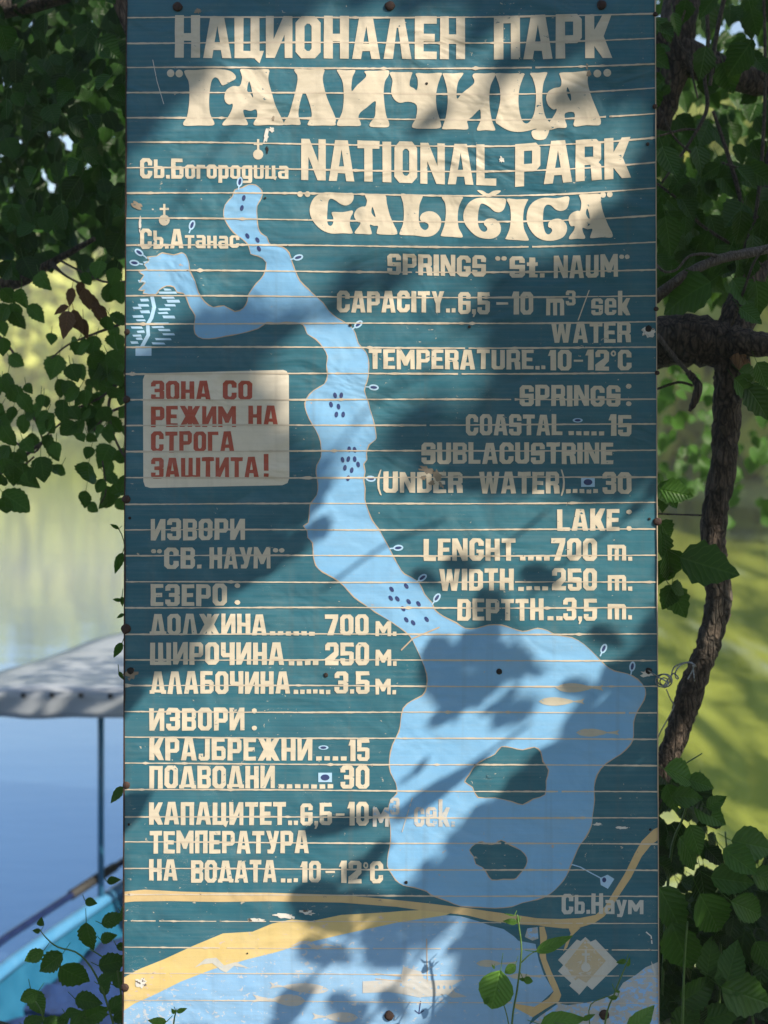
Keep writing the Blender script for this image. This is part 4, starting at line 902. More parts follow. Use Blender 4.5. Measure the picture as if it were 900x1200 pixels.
# ---- unseen crown overhead, its leaves placed along sun rays to shape the dappled shade
LIT = [([(205,72),(430,72),(430,160),(205,158)], .55), ([(430,60),(560,72),(560,130),(430,150)], .62), ([(560,70),(700,78),(700,150),(560,160)], .3), ([(205,18),(330,18),(330,70),(205,70)], .3), ([(330,25),(430,15),(548,0),(550,60),(450,72),(330,70)], .62), ([(560,20),(715,20),(715,68),(560,70)], .35),
       ([(150,168),(350,155),(600,155),(745,150),(742,215),(700,228),(690,285),(350,292),(330,335),(150,345)], .95),
       ([(265,215),(310,215),(345,300),(440,400),(440,460),(380,420),(320,340)], 1), ([(150,330),(330,300),(340,345),(230,350),(150,430)], .6), ([(385,335),(560,345),(560,430),(440,440)], .55),
       ([(300,400),(360,405),(440,440),(440,520),(360,500),(340,470),(330,440)], .9), ([(440,430),(560,430),(520,520),(440,510)], .6), ([(440,480),(480,470),(480,560),(430,620),(440,560)], .45), ([(360,520),(440,500),(440,600),(370,640)], .3),
       ([(360,650),(430,620),(480,590),(640,590),(768,620),(768,720),(640,735),(600,735),(500,790),(500,830),(300,835),(250,735),(300,690)], 1),
       ([(145,820),(180,805),(300,785),(440,790),(470,830),(500,830),(560,840),(570,870),(470,905),(560,890),(545,950),(510,980),(480,1030),(440,1055),(420,1065),(330,1080),(330,1205),(140,1205)], 1.0),
       ([(540,880),(600,862),(655,812),(645,865),(600,885)], 1), ([(600,795),(712,775),(705,800),(640,812)], .9), ([(540,730),(660,730),(680,775),(620,800),(600,765)], 1), ([(715,805),(740,812),(725,825),(708,822)], .9),
       ([(745,870),(768,862),(768,890),(750,892)], .9), ([(690,740),(745,715),(745,770),(715,775)], .7), ([(585,885),(655,862),(600,895)], .8), ([(455,935),(560,895),(605,900),(510,985),(470,1032),(455,1012)], .95),
       ([(378,1135),(410,1122),(412,1160),(385,1203),(335,1203),(370,1170)], 1), ([(420,1175),(440,1150),(560,1078),(525,1072),(500,1085),(468,1100),(440,1130)], 1), ([(430,1150),(500,1138),(525,1125),(510,1162),(535,1162),(500,1203),(435,1195)], 1), ([(540,1108),(562,1092),(562,1112),(546,1120)], 1), ([(290,1120),(420,1085),(430,1100),(330,1145)], .9)]
SHD = [[(150,300),(260,165),(270,165),(160,310)], [(290,352),(385,340),(420,375),(300,398)], [(345,740),(450,745),(480,790),(460,815),(430,775)], [(420,985),(450,970),(470,985),(425,1050),(405,1040)]]
_q = P(843, 705, 3.8); _q = _q + SUN * ((3.8 - D) / -SUN.y)     # where the sunny patch of the trunk is seen from the sun, in the board's plane
TQ = (450 + _q.x * F / D, HY - (_q.z - CZ) * F / D)
def lit(px, py):
    v = 0.0
    if px < 146 or px > 772 or py > 1300: return 1.0 if ((px - TQ[0]) / 130) ** 2 + ((py - TQ[1]) / 62) ** 2 < 1 else 0.0
    for p, q in LIT:
        if inpoly(px, py, p): v = max(v, q)
    for p in SHD:
        if inpoly(px, py, p): v = 0.0
    return v
ex, ey, ez = SUN
def in_view(p):
    if p.y < .05: return False
    a = 450 + p.x / p.y * F; b = HY - (p.z - CZ) / p.y * F
    return -60 < a < 960 and -60 < b < 1260
crown = Leaves(); made = 0; tries = 0
e1 = SUN.cross(Vector((0, 0, 1))).normalized(); e2 = e1.cross(SUN)
while made < 9500 and tries < 140000:
    tries += 1
    inside = rnd.random() < .62
    px, py = (rnd.uniform(60, 860), rnd.uniform(-120, 1300)) if inside else (rnd.uniform(-500, 1900), rnd.uniform(-750, 1300))
    if rnd.random() < lit(px, py): continue
    upper = py < 560
    d = rnd.uniform(5.0, 9.0) if upper else (rnd.uniform(2.0, 3.4) if rnd.random() < .6 else rnd.uniform(3, 6))
    size = (rnd.choice((.05, .06, .075, .09)) if upper else rnd.choice((.036, .045, .055, .065))) if inside else rnd.uniform(.10, .16)
    # keep the outline of bright patches: test the leaf's own footprint on the board
    ok = True
    for k in range(6):
        a = k * 1.047; off = (e1 * math.cos(a) + e2 * math.sin(a)) * (size * .5)
        off = off - SUN * (off.y / SUN.y)
        if rnd.random() < lit(px + off.x * F / D, py - off.z * F / D) * .95: ok = False; break
    if not ok: continue
    base = P(px, py, D)
    for _ in range(8):
        q = base + SUN * d
        if not in_view(q): break
        d += .5
    else: continue
    if q.z < .5: continue
    nn = SUN + rvec(.55); ax = rvec() + Vector((0, 0, -.3)); ax = ax - nn * ax.dot(nn) / nn.length_squared
    ax.normalize()
    crown.add(q - ax * size * .5, ax, nn, size, None, 5, .1, .2, .1); made += 1
def shade_leaf(x0, y0, x1, y1, w, d=2.3, tip=.5):
    """a leaf high in the crown whose shadow runs from (x0, y0) to (x1, y1) on the board"""
    a, b = P(x0, y0, D), P(x1, y1, D); v = b - a; ax = v - SUN * v.dot(SUN); ln = ax.length
    wv = Vector((v.z, 0, -v.x)).normalized() * (w * D / F); wp_ = wv - SUN * wv.dot(SUN); side = ax.normalized().cross(SUN)
    W = max(.02, abs(wp_.dot(side)))
    for _ in range(12):
        c = (a + b) / 2 + SUN * d
        if not in_view(c): break
        d += .3
    crown.add(c - ax * .5, ax, SUN + rvec(.1), ln, W, 10, .10, .15, .02, None, tip)
for q in [(350,1035,415,1100,70),(400,1045,470,1075,40),(345,1040,352,1075,26),(352,1100,385,1135,40),(318,1192,372,1155,40),(385,1165,420,1195,34),(430,1105,475,1135,50),(380,1110,415,1130,30),(445,1160,480,1195,34),(470,1080,500,1062,20),
          (505,745,535,850,60),(540,740,612,800,58),(525,800,565,830,50),(592,758,632,795,36),(500,846,545,832,22),(566,722,580,742,18),(556,700,590,745,34),
          (482,668,520,690,26),(520,655,560,668,28),(560,690,600,730,36),(610,665,660,690,36),(690,735,735,760,30),
          (455,965,575,885,24),(350,975,450,955,26),(405,965,470,948,20),(482,912,503,884,10),(470,918,478,910,8),(430,1000,462,990,22),(400,1035,440,1000,28),
          (655,800,705,815,30)]:
    shade_leaf(*q)
for q in [[(585,690),(610,760),(640,790)],[(620,700),(660,660),(745,600)],[(520,690),(590,640),(640,600)],[(375,560),(440,470),(520,430)],[(380,690),(450,640),(520,610)],[(150,320),(260,165),(300,120)],[(360,980),(470,950),(560,890),(620,850)],[(330,1190),(400,1110),(470,1060)],[(430,1200),(500,1110),(560,1060)]]:
    d_ = 2.6 if q[0][1] > 600 else 4.0
    while any(in_view(P(a, b, D) + SUN * d_) for a, b in q): d_ += .3
    pts_ = catmull([tuple(P(a, b, D) + SUN * d_) for a, b in q], 6)
    mesh('twig', *tube([Vector(p) - rt.location for p in pts_], [.004] * len(pts_), 6, .05), M['twig'], rt, True)  # unseen twigs placed for the shadow lines they cast on the board
crown.build('shade_foliage', M['leaf'], rt)
def limb3(name, pts, mat, parent, n=5):
    q = catmull(pts, n); path = [Vector(a[:3]) - parent.location for a in q]
    return mesh(name, *tube(path, [a[3] for a in q], 8, .08, True, 3), mat, parent, True)
limb3('limb', [(1.3, 4.1, 2.9, .03), (1.8, 3.9, 3.6, .035), (2.7, 3.0, 4.0, .03), (3.8, 2.2, 4.4, .026), (5.2, 1.2, 5.0, .02), (6.6, .4, 5.6, .01)], M['bark'], rt)  # limbs added out of view to carry the shade-casting leaves
limb3('limb', [(1.8, 3.9, 3.6, .03), (2.0, 3.2, 3.0, .022), (2.6, 2.6, 2.6, .018), (3.6, 2.0, 2.3, .008)], M['bark'], rt)
limb3('limb', [(2.7, 3.0, 4.0, .03), (3.6, 3.0, 4.9, .022), (4.6, 2.2, 5.6, .018), (5.6, 1.6, 6.3, .008)], M['bark'], rt)

# ------------------------------------------------------------------ left tree
lt = empty('overhanging_tree', (-2.3, 5.0, -1.2), 'shady leafy tree whose dark branches hang down left of the sign', 'tree')
limb3('trunk', [(-2.3, 5.0, -1.6, .16), (-2.25, 5.0, -.4, .14), (-2.15, 4.95, 1.0, .12), (-2.1, 4.9, 2.4, .10), (-1.9, 4.8, 3.6, .08), (-1.8, 4.8, 5.0, .05)], M['bark'], lt)
branch('limb', [(-560,420,4.9,50),(-200,380,4.6,30),(-60,345,4.4,22),(20,330,4.3,16),(60,308,4.2,10),(110,280,4.1,6)], M['bark'], lt)
branch('limb', [(-420,60,4.9,50),(-160,30,4.6,34),(0,10,4.5,26),(90,-10,4.4,20),(170,-30,4.4,16)], M['bark'], lt)
branch('limb', [(130,-30,4.0,22),(140,5,4.0,16),(146,25,4.0,11),(158,60,4.0,8)], M['bark'], lt)
branch('limb', [(-300,620,4.8,24),(-120,600,4.5,14),(-30,570,4.3,9),(20,540,4.1,5),(60,510,4.0,3.5)], M['twig'], lt)
for q in [[(60,308,4.2,8),(75,322,4.05,3),(95,333,4.0,3)], [(145,430,4.0,6),(132,455,3.95,4),(110,470,3.95,3),(85,480,3.95,2.4)], [(160,410,4.0,7),(142,440,4.0,5),(128,470,4.0,4),(130,500,3.95,3),(140,525,3.9,3),(150,540,3.9,3)],
          [(0,500,4.1,4),(20,520,4.05,3),(40,530,4.0,3),(55,510,4.0,2.5),(72,495,4.0,2.4),(90,478,4.0,2)], [(20,455,4.0,2.5),(24,470,4.0,2.5),(40,490,4.0,2.5),(50,515,4.0,2.4)], [(150,475,4.0,4),(126,485,3.95,3),(110,505,3.95,2.4)],
          [(5,535,4.1,3),(25,545,4.0,2.6),(40,535,4.0,2.4)], [(-20,380,4.2,6),(5,400,4.15,4),(20,420,4.1,2.5)], [(150,330,4.1,4),(122,330,4.05,3),(95,318,4.05,2.6),(70,305,4.1,3)], [(120,540,3.9,2),(124,575,3.9,2),(118,590,3.9,1.6)], [(60,420,4.0,2),(78,405,4.0,2.4),(100,395,4.0,3),(140,380,4.0,4)]]:
    branch('twig', q, M['twig'], lt, 5, .06)
gaps_l = [(80,166,14,18),(59,160,6,12),(53,205,12,13),(73,211,9,8),(128,163,18,9),(98,185,5,8),(11,96,10,8),(3,95,6,12),(32,32,8,7),(25,170,9,8),(3,180,5,10),(12,222,5,6),(5,235,6,5),(56,222,5,6),(22,110,4,6),(60,97,5,4),(111,108,4,6),(138,72,6,8),(142,60,4,5),(95,12,6,4),(105,30,8,5),(86,2,4,3),(130,5,4,3),(45,70,3,4),(82,115,3,3),(38,88,3,3),(108,250,5,5),(125,265,5,4),(112,300,15,17),(75,313,15,9),(140,305,9,10),(45,335,14,14),(60,350,14,14),(15,350,5,4),(36,395,14,20),(100,200,5,6),(120,198,5,4),(60,330,22,16),(88,212,4,5),(120,180,6,4),(143,190,3,6),(135,215,3,4)]
gaps_l = [(a, b, c * .62, d * .62) for a, b, c, d in gaps_l]
L = Leaves(); c_ = 0; tr_ = 0
while c_ < 800 and tr_ < 12000:
    tr_ += 1
    px, py = rnd.uniform(-90, 175), rnd.uniform(-70, 318)
    sz = rnd.uniform(18, 36)
    if hit_gap(px, py, sz * .16, gaps_l): continue
    cam_leaf(L, px, py, rnd.uniform(3.8, 5.6), sz, None, rnd.random(), .6, .08, .3, 8, .9); c_ += 1
c_ = 0; tr_ = 0
while c_ < 1400 and tr_ < 16000:     # inner crown, toned darker for the shade inside
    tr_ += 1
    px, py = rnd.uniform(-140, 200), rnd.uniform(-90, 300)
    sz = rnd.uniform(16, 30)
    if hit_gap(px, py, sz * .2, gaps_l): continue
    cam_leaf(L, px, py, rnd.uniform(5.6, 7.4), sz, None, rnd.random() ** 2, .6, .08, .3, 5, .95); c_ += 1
for i in range(330):
    px, py = rnd.uniform(-20, 160), rnd.uniform(-20, 215)
    if hit_gap(px, py, 0, [(53,205,8,9),(80,166,10,13),(132,163,9,6),(11,96,6,7)]): continue
    cam_leaf(L, px, py, rnd.uniform(4.4, 6.5), rnd.uniform(12, 24), None, rnd.random() ** 2, .6, .08, .3, 6, .9)
for i in range(260):     # outer leaves beyond the left edge of the frame
    cam_leaf(L, rnd.uniform(-420, -40), rnd.uniform(-300, 640), rnd.uniform(4.0, 5.6), rnd.uniform(22, 36), None, rnd.random(), .6, .08, .3, 6, .9)
L.build('foliage', M['leaf_dark'], lt)
L = Leaves()
near = [(160,255,50),(80,285,55),(70,460,45),(30,560,45),(340,410,40),(410,390,40),(240,490,55),(325,515,35),(270,585,40),(320,610,40),(110,640,50),(160,680,35),(210,740,45),(280,690,40),(100,740,45),(140,810,35),(250,855,40),(185,930,60),(90,890,40),(110,970,55),(60,960,50),(70,1080,60),(20,1100,40),(380,960,55),(460,880,50),(390,865,30),(490,975,40),(440,1010,35),(370,1075,55),(405,1105,30),(470,1060,45),(520,1040,45),(450,1090,30),(400,740,45),(350,750,35),(330,690,30),(440,700,35),(430,770,35),(370,620,35),(500,600,35),(430,640,40),(420,510,40),(460,500,40),(500,450,45),(440,450,35),(520,380,40),(500,330,40),(470,300,40),(30,790,40),(10,730,40),(20,870,35),(225,365,30),(15,400,35),(60,250,45),(100,190,45),(10,250,45),(40,180,50),(190,110,40),(10,320,40),(520,280,40),(430,60,40),(500,90,40),(530,160,40),(380,100,35),(480,160,40),(520,470,36),(390,690,36),(300,760,34),(510,540,36),(345,640,30),(270,660,30),(60,890,36),(30,930,40),(10,990,40),(130,700,34),(370,700,30),(405,800,30),(540,560,36),(535,880,36),(540,1000,36),(530,1090,30),(470,930,36),(480,790,34),(200,640,26),(545,690,30),(550,770,30)]
for x, y, r_ in near + [(rnd.uniform(300, 560), rnd.uniform(380, 800), rnd.uniform(28, 44)) for _ in range(34)] + [(rnd.uniform(-30, 260), rnd.uniform(560, 1010), rnd.uniform(26, 46)) for _ in range(26)]:
    px, py = x / 3.75, 300 + y / 3.75
    cam_leaf(L, px, py, rnd.uniform(3.75, 4.1), r_ * 2.0 / 3.75 * 1.12, None, .35 + .9 * rnd.random(), .55, .10, rnd.choice((.3, .3, .5)), 14, rnd.uniform(.68, .98))
L.build('foliage', M['leaf'], lt)
L = Leaves()
for x, y, r_, a in [(290,300,95,-95),(345,290,90,-70),(270,240,60,-150),(380,190,80,-80),(430,240,80,-60),(410,200,70,-40),(310,180,70,-100),(350,150,60,-110),(450,250,50,-50),(375,320,60,-80)]:
    cam_leaf(L, x / 3.75, 300 + y / 3.75, rnd.uniform(3.8, 3.95), r_ / 3.75 * 1.5, a, rnd.random(), .4, .1, .5, 8, .55)
L.build('dry_leaves', M['leaf_dry'], lt)

# ------------------------------------------------------------------ undergrowth
def stems(parent, specs, mat=None):
    for q in specs: branch('stem', q, mat or M['twig'], parent, 5, .05, 4)
M['stem'] = plain('green stem', c4(.05, .11, .02), c4(.09, .16, .04), .55, 60)

sh = empty('bramble_shrub', (.78, 3.7, 0), 'dense dark green broad-leaved shrub at the foot of the leaning tree, right of the sign', 'shrub')
L = Leaves()
prof_x = [760, 775, 790, 815, 840, 850, 870, 885, 900, 960]; prof_y = [890, 900, 905, 912, 945, 1000, 1010, 985, 975, 960]
c_ = 0
gaps_s = [(a, b, c * .6, d * .6) for a, b, c, d in [(821,1009,8,6),(788,1039,7,6),(786,960,8,9),(809,1019,5,4),(840,1018,4,4),(860,1000,14,12),(893,1015,7,10),(817,985,8,10),(850,975,14,16),(800,965,10,6)]]
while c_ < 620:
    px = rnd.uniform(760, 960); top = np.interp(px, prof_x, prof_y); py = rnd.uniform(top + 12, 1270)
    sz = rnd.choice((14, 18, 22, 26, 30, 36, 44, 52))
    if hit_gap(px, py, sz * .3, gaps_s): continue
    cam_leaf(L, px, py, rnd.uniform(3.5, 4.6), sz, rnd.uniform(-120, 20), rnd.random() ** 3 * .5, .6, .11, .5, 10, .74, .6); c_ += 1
L.build('foliage', M['leaf_dark'], sh)  # inner leaves take the darker copy, shade put into their colour
L = Leaves()
for q in [(800,908,56,-20),(822,918,44,-15),(806,934,40,-5),(833,955,60,-30),(787,935,44,-70),(840,940,36,30),(885,990,70,-10),(868,1010,50,-35),(900,1030,40,-20),(858,1032,60,-10),(815,985,40,-70),(812,1000,50,-50),(836,1075,74,-60),(790,1070,66,-60),(832,1122,54,80),(859,1126,46,70),(878,1168,80,-20),(800,1115,80,-70),(820,1162,58,30),(862,1150,60,-10),(806,1190,50,60),(880,1066,60,-25),(895,1120,60,-60),(846,1190,60,20)]:
    cam_leaf(L, q[0], q[1], rnd.uniform(3.40, 3.55), q[2] * .92, q[3], .35 + .55 * rnd.random(), .3, .09, .5, 14, .72, .5)
L.build('foliage', M['leaf'], sh)
stems(sh, [[(772,1260,3.6,4),(784,1020,3.58,3.4),(800,960,3.55,3),(814,920,3.52,2.4),(822,908,3.5,1.6)], [(840,1260,3.6,4),(845,1080,3.6,3),(842,1000,3.6,2),(836,975,3.6,1.5)], [(890,1260,3.6,4),(870,1100,3.6,3),(855,1020,3.6,2.4),(850,975,3.6,2)], [(798,1260,3.45,4),(802,1130,3.43,3),(806,1080,3.43,2)], [(782,908,3.5,2.2),(800,897,3.5,2),(823,883,3.5,1.4)], [(900,1260,3.7,8),(893,1180,3.7,6),(898,1120,3.7,5)]], M['stem'])

pl = empty('leafy_weed', (-.74, 3.6, 0), 'low plant with ribbed oval leaves at the lower left of the sign, before the boat', 'plant')
L = Leaves()
for x, y, r_, a in [(390,820,110,-80),(330,990,160,-40),(225,930,110,-140),(150,900,90,-150),(165,1110,110,-60),(390,1100,90,-10),(500,740,80,20),(430,1150,100,30),(320,1150,60,10),(500,960,80,60),(470,1000,70,30),(130,1075,70,-150),(240,1195,90,0),(480,820,80,20),(500,930,90,10),(460,1030,60,80),(520,1110,90,40),(380,1180,100,20),(540,860,60,0),(540,1000,80,30),(180,750,36,80),(160,790,26,170),(500,570,50,10),(400,665,40,-10),(560,700,50,20),(280,1180,60,60),(540,1170,90,10),(150,1190,80,20)]:
    cam_leaf(L, x / 3.75, 880 + y / 3.75, rnd.uniform(3.42, 3.62), r_ / 3.75 * 1.36, a, .2 + rnd.random() * .8, .35, .10, .5, 14, .68, .4)
for px, py, s_, a in [(136,932,30,-130),(139,660,26,-110),(137,703,14,170),(138,762,22,-120),(142,792,14,-60),(134,617,12,150),(143,705,12,-90),(141,722,10,-150)]:
    cam_leaf(L, px, py, 3.42, s_, a, .7, .2, .08, .5, 10, .45)
L.build('foliage', M['leaf'], pl)
stems(pl, [[(150,1260,3.5,3),(120,1160,3.5,2.6),(95,1120,3.5,2.2),(68,1110,3.5,2),(55,1100,3.5,1.6),(47,1090,3.5,1.2)], [(70,1260,3.5,3),(50,1190,3.5,2.4),(38,1170,3.5,2)], [(150,1240,3.5,3),(138,1140,3.5,2.4),(125,1125,3.5,2),(105,1112,3.5,1.6)], [(150,1260,3.45,3),(150,1000,3.44,2),(149,780,3.44,1.6),(147,650,3.44,1.2),(138,618,3.44,1)]], M['stem'])

s1 = empty('seedling', P(598, 1302, 3.2), 'taller seedling with one big round leaf before the sign, left of the diamond emblem', 'plant', 'seedlings in front of the sign')
L = Leaves()
for px, py, s_, a, wr, yy in [(581,1161,44,-105,.85,3.17),(571,1172,10,60,.6,3.17),(650,1106,46,22,.34,3.2),(598,1136,16,-140,.75,3.2),(619,1149,11,-10,.8,3.2),(612,1148,8,170,.6,3.2),(598,1080,15,175,.45,3.2),(597,1072,13,165,.2,3.2),(607,1078,9,80,.5,3.2),(578,1133,6,120,.5,3.18)]:
    cam_leaf(L, px, py, yy, s_, a, .5 + .5 * rnd.random(), .15, .03, .3 if wr > .7 else .5, 12, wr)
L.build('foliage', M['leaf_young'], s1)
stems(s1, [[(596,1305,3.2,3.4),(600,1200,3.2,2.6),(606,1160,3.2,2.4),(611,1115,3.2,2.2),(608,1085,3.2,2),(606,1072,3.2,1.6)], [(598,1240,3.18,2),(596,1200,3.17,1.6),(588,1170,3.17,1.4),(584,1160,3.17,1)], [(611,1128,3.2,1.8),(622,1118,3.2,1.4),(632,1113,3.2,1.2)]], M['stem'])
s2 = empty('seedling', P(704, 1302, 3.2), 'thin leggy seedling with small buds before the sign, beneath the diamond emblem', 'plant', 'seedlings in front of the sign')
L = Leaves()
for px, py, s_, a, wr in [(728,1127,12,190,.6),(737,1128,10,70,.5),(718,1169,14,185,.5),(724,1162,10,-20,.5),(660,1197,58,10,.5),(752,1196,52,40,.6),(690,1192,20,20,.4)]:
    cam_leaf(L, px, py, 3.17, s_, a, .4 + .5 * rnd.random(), .15, .04, .5, 10, wr)
L.build('foliage', M['leaf_young'], s2)
stems(s2, [[(703,1305,3.2,3),(709,1200,3.18,2.2),(720,1165,3.17,2),(730,1140,3.17,1.8),(736,1126,3.17,1.4)], [(700,1250,3.2,2),(690,1185,3.18,1.4),(706,1170,3.17,1.2),(716,1168,3.17,1)], [(690,1270,3.18,2),(672,1210,3.17,2),(650,1198,3.17,1.4)], [(715,1280,3.18,2),(740,1215,3.17,1.6),(750,1200,3.17,1.4)]], M['stem'])
s3 = empty('seedling', P(200, 1302, 3.2), 'small sprout with a curled bud peeping up at the lower left of the sign', 'plant', 'seedlings in front of the sign')
L = Leaves()
for px, py, s_, a, wr in [(213,1184,13,20,.5),(203,1185,9,130,.7),(184,1197,26,175,.5),(196,1206,20,-20,.5)]:
    cam_leaf(L, px, py, 3.18, s_, a, .4 + .5 * rnd.random(), .15, .04, .5, 10, wr)
L.build('foliage', M['leaf_young'], s3)
stems(s3, [[(200,1305,3.2,3),(202,1220,3.19,2.2),(204,1195,3.18,2),(206,1187,3.18,1.6)], [(201,1240,3.19,1.8),(192,1205,3.18,1.4)]], M['stem'])

# ------------------------------------------------------------------ wire
wp = []
for i in range(90):
    t_ = i / 89
    if t_ < .15: x, y, r_ = 760 + 12 * t_ / .15, 786 + 8 * t_ / .15, 0
    elif t_ < .62:
        u = (t_ - .15) / .47; a = u * 6.283 * 3.3; r_ = 6.5 + 2.5 * math.sin(u * 9); x, y = 777 + r_ * math.cos(a) + 2 * u, 798 + r_ * math.sin(a) * .9
    elif t_ < .9:
        u = (t_ - .62) / .28; a = -1.2 + u * 6.283 * 1.25; x, y = 784 + 26 * u + 6 * math.cos(a), 795 - 16 * u + 6 * math.sin(a)
    else:
        u = (t_ - .9) / .1; x, y = 812 + 2 * u, 778 + 20 * u
    wp.append(P(x, y, 3.29 + .10 * t_ + .02 * math.sin(i * .7)))
wp2 = [P(781, 808, 3.37), P(786, 820, 3.38), P(790, 827, 3.4), P(784, 840, 3.4), P(772, 862, 3.42), P(766, 880, 3.45)]
wp3 = [P(806, 796, 3.40), P(813, 782, 3.41), P(808, 776, 3.41), P(790, 782, 3.40), P(786, 800, 3.39)]
w0 = Vector((0, 0, 0))
wv = join([tube(catmull([tuple(p) for p in wp], 2), [.0016] * (2 * 89 + 1), 6, 0), tube(catmull([tuple(p) for p in wp2], 4), [.0014] * 21, 6, 0), tube(catmull([tuple(p) for p in wp3], 4), [.0017] * 17, 6, 0)])
wo_ = mesh('wire', *wv, M['wire'], None, True)
tag(wo_, 'tangled grey wire coiled through the drilled hole on the right edge of the sign', 'wire')

# ------------------------------------------------------------------ boat
M['hull'] = plain('light blue boat paint', c4(.010, .085, .165), c4(.018, .115, .21), .35, 9, .1, .003)
M['rim'] = plain('pale blue rim paint', c4(.05, .19, .36), c4(.07, .22, .40), .35, 12, .1, .002)
M['cover'] = plain('royal blue cloth', c4(.006, .030, .115), c4(.012, .045, .165), .8, 6, .8, .03)
M['navy'] = plain('navy pole paint', c4(.006, .014, .05), c4(.01, .02, .08), .35, 20)
M['pole'] = plain('blue pole paint', c4(.03, .15, .27), c4(.04, .19, .32), .35, 20)
M['black'] = plain('black rubber', c4(.012, .012, .013), c4(.02, .02, .02), .7, 40)
def k_tarp():
    k = NT('grey tarpaulin'); tc = k.n('TexCoord'); ob = tc.outputs['Object']
    n = k.noise(ob, 2.5, 4, .6, .5); st = k.noise(k.mapping(ob, (5, 1.0, 1)), 1.0, 2, .4)
    col = k.mix(k.mapr(n, .35, .65), c4(.31, .335, .37), c4(.35, .375, .405))
    b = k.bsdf(col, .38, k.bump(k.math('ADD', n, k.math('MULTIPLY', st, .6)), .4, .02), spec=.5); return k.m
M['tarp'] = k_tarp()
ud = Vector((.30, .954, 0)); vd = Vector((.954, -.30, 0))      # along the boat / to starboard
port0 = Vector((-1.86, 6.9, 0))                                # a point of the port gunwale line
BB = port0 + vd * .75 + Vector((0, 0, WZ))                     # centre line, at the water
boat = empty('canopy_boat', BB, 'moored light blue rowing boat with a grey tarpaulin canopy on thin poles', 'boat')
def bl(u, v, z): return tuple(ud * u + vd * v + Vector((0, 0, z)))
def half(u):       # half width along the boat
    t_ = (u + 1.15) / 6.0
    return .76 * min(1, max(.02, (1 - max(0, t_ - .55) ** 2 * 4.0))) * min(1, .74 + t_ * 1.4)
us = [-1.15 + 6.0 * i / 24 for i in range(25)]
prof = [(-1.0, .42), (-.98, .30), (-.88, .05), (-.6, -.14), (0, -.2), (.6, -.14), (.88, .05), (.98, .30), (1.0, .42)]
V = []; Fc = []; pn_ = len(prof)
for sc_, dz in ((1.0, 0), (.93, .05)):
    for u in us:
        for a, z in prof: V.append(bl(u, a * half(u) * sc_, z + (dz if z < .4 else 0) + (.10 * max(0, (u - 2) / 2.8) ** 2)))
NU = len(us)
for i in range(NU - 1):
    for k in range(pn_ - 1):
        a = i * pn_ + k; Fc.append((a, a + 1, a + pn_ + 1, a + pn_)); a += NU * pn_; Fc.append((a, a + pn_, a + pn_ + 1, a + 1))
for i0 in (0, NU - 1):
    for lay in (0, 1): Fc.append(tuple(lay * NU * pn_ + i0 * pn_ + k for k in range(pn_)))
mesh('hull', V, Fc, M['hull'], boat, True)
for sd in (-1, 1):
    path = [bl(u, sd * half(u) * .97, .445 + .10 * max(0, (u - 2) / 2.8) ** 2) for u in us]
    mesh('gunwale', *tube(path, [.036] * NU, 8, 0), M['rim'], boat, True)
    rp = [bl(u, sd * (half(u) + .02), .56) for u in us[2:18]]
    mesh('side_rail', *tube(rp, [.020] * len(rp), 8, 0), M['navy'], boat, True)
    mesh('rail_sleeve', *tube([bl(u, sd * (half(u) + .02), .56) for u in (.72, .95, 1.2)], [.027] * 3, 10, 0), M['black'], boat, True)
    for u in (-.6, 1.35, 2.6):
        mesh('stanchion', *tube([bl(u, sd * (half(u) * .97), .44), bl(u, sd * (half(u) + .01), .64)], [.013, .013], 6, 0), M['navy'], boat, True)
# blue covered benches with a wrinkled top
for u0, u1 in ((-.85, -.1), (.05, .95), (1.3, 2.1), (2.5, 3.3)):
    n1, n2 = 10, 16; V = []; Fc = []
    for i in range(n1 + 1):
        for j in range(n2 + 1):
            u = u0 + (u1 - u0) * i / n1; v_ = (-1 + 2 * j / n2) * half(u) * .88
            e_ = min(i, n1 - i, j, n2 - j)
            z = .27 + (.05 if e_ > 0 else -.04) + .018 * math.sin(i * 1.9 + j * .8) + .012 * math.sin(j * 2.3 - i)
            V.append(bl(u, v_, z))
    for i in range(n1):
        for j in range(n2): a = i * (n2 + 1) + j; Fc.append((a, a + 1, a + n2 + 2, a + n2 + 1))
    nt = len(V); V += [(x, y, z - .16) for x, y, z in V]
    Fc += [tuple(reversed([q + nt for q in f])) for f in Fc]
    per = [j for j in range(n2 + 1)] + [i * (n2 + 1) + n2 for i in range(1, n1 + 1)] + [n1 * (n2 + 1) + j for j in range(n2 - 1, -1, -1)] + [i * (n2 + 1) for i in range(n1 - 1, 0, -1)]
    for k in range(len(per)): a, b = per[k], per[(k + 1) % len(per)]; Fc.append((a, b, b + nt, a + nt))
    mesh('bench_cushion', V, Fc, M['cover'], boat, True)
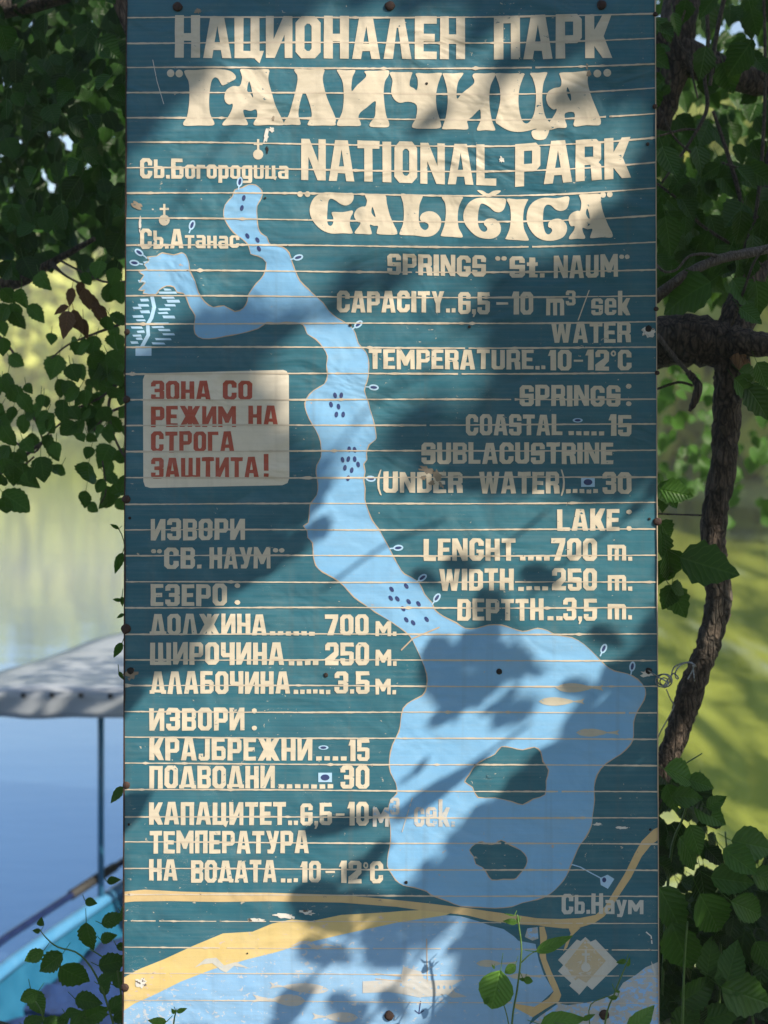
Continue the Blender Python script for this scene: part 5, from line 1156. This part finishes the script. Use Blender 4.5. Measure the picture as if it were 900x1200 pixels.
# canopy: arched sheet, valance with eyelets
c0, c1, cw = .55, 3.7, 1.72
def arch(v_): return 1.585 + .12 * (1 - (v_ / cw) ** 2) - .10 * max(0, abs(v_ / cw) - .8)
V = []; Fc = []; n1, n2 = 12, 20
for i in range(n1 + 1):
    for j in range(n2 + 1):
        u = c0 + (c1 - c0) * i / n1; v_ = -cw + 2 * cw * j / n2
        V.append(bl(u, v_, arch(v_) - .02 * abs(math.sin(i / n1 * math.pi * 3)) * (1 - abs(v_ / cw) * .4) + .006 * math.sin(j * 1.7 + i)))
for i in range(n1):
    for j in range(n2): a = i * (n2 + 1) + j; Fc.append((a, a + 1, a + n2 + 2, a + n2 + 1))
cn = mesh('canopy', V, Fc, M['tarp'], boat, True)
md = cn.modifiers.new('thickness', 'SOLIDIFY'); md.thickness = .006
for u, s_ in ((c0 - .012, -1), (c1 + .012, 1)):
    V = []; Fc = []; n2 = 60
    for j in range(n2 + 1):
        v_ = -cw + 2 * cw * j / n2
        for k in range(5):
            V.append(bl(u + s_ * (.02 * math.sin(j * .9 + k * .4) * k / 4), v_, arch(v_) + .004 - (.135 + .006 * math.sin(j * .5)) * k / 4))
    for j in range(n2):
        for k in range(4): a = j * 5 + k; Fc.append((a, a + 5, a + 6, a + 1))
    vo = mesh('valance', V, Fc, M['tarp'], boat, True)
    md = vo.modifiers.new('thickness', 'SOLIDIFY'); md.thickness = .005
    for j in range(20):
        v_ = -cw + .09 + j * .17
        c = Vector(bl(u, v_, arch(v_) - .012)); ring = tube([c + ud * s_ * .012, c + ud * s_ * .02], [.014, .012], 10, 0)
        mesh('eyelet', *ring, M['black'], boat, True)
for u in (c0 + .42, c1 - .1):
    for sd in (-1, 1):
        v_ = sd * half(u) * .97
        mesh('pole', *tube([bl(u, v_, .43), bl(u, v_, 1.0), bl(u, v_, arch(v_) - .02)], [.017] * 3, 8, 0), M['pole'], boat, True)
    path = [bl(u, v_, arch(v_) - .035) for v_ in [-cw + .02 + (2 * cw - .04) * j / 12 for j in range(13)]]
    mesh('canopy_hoop', *tube(path, [.014] * 13, 6, 0), M['pole'], boat, True)

# ------------------------------------------------------------------ the hazy air over the lake
k = NT('hazy air'); pv = k.n('VolumePrincipled')
pv.inputs['Color'].default_value = c4(.93, .97, .90); pv.inputs['Density'].default_value = HAZE
pv.inputs['Anisotropy'].default_value = 0.0
k.l(pv.outputs[0], k.out.inputs['Volume'])
hz = mesh('haze', *box(-210, -70, -8, 190, 330, 42), k.m); hz['kind'] = 'stuff'
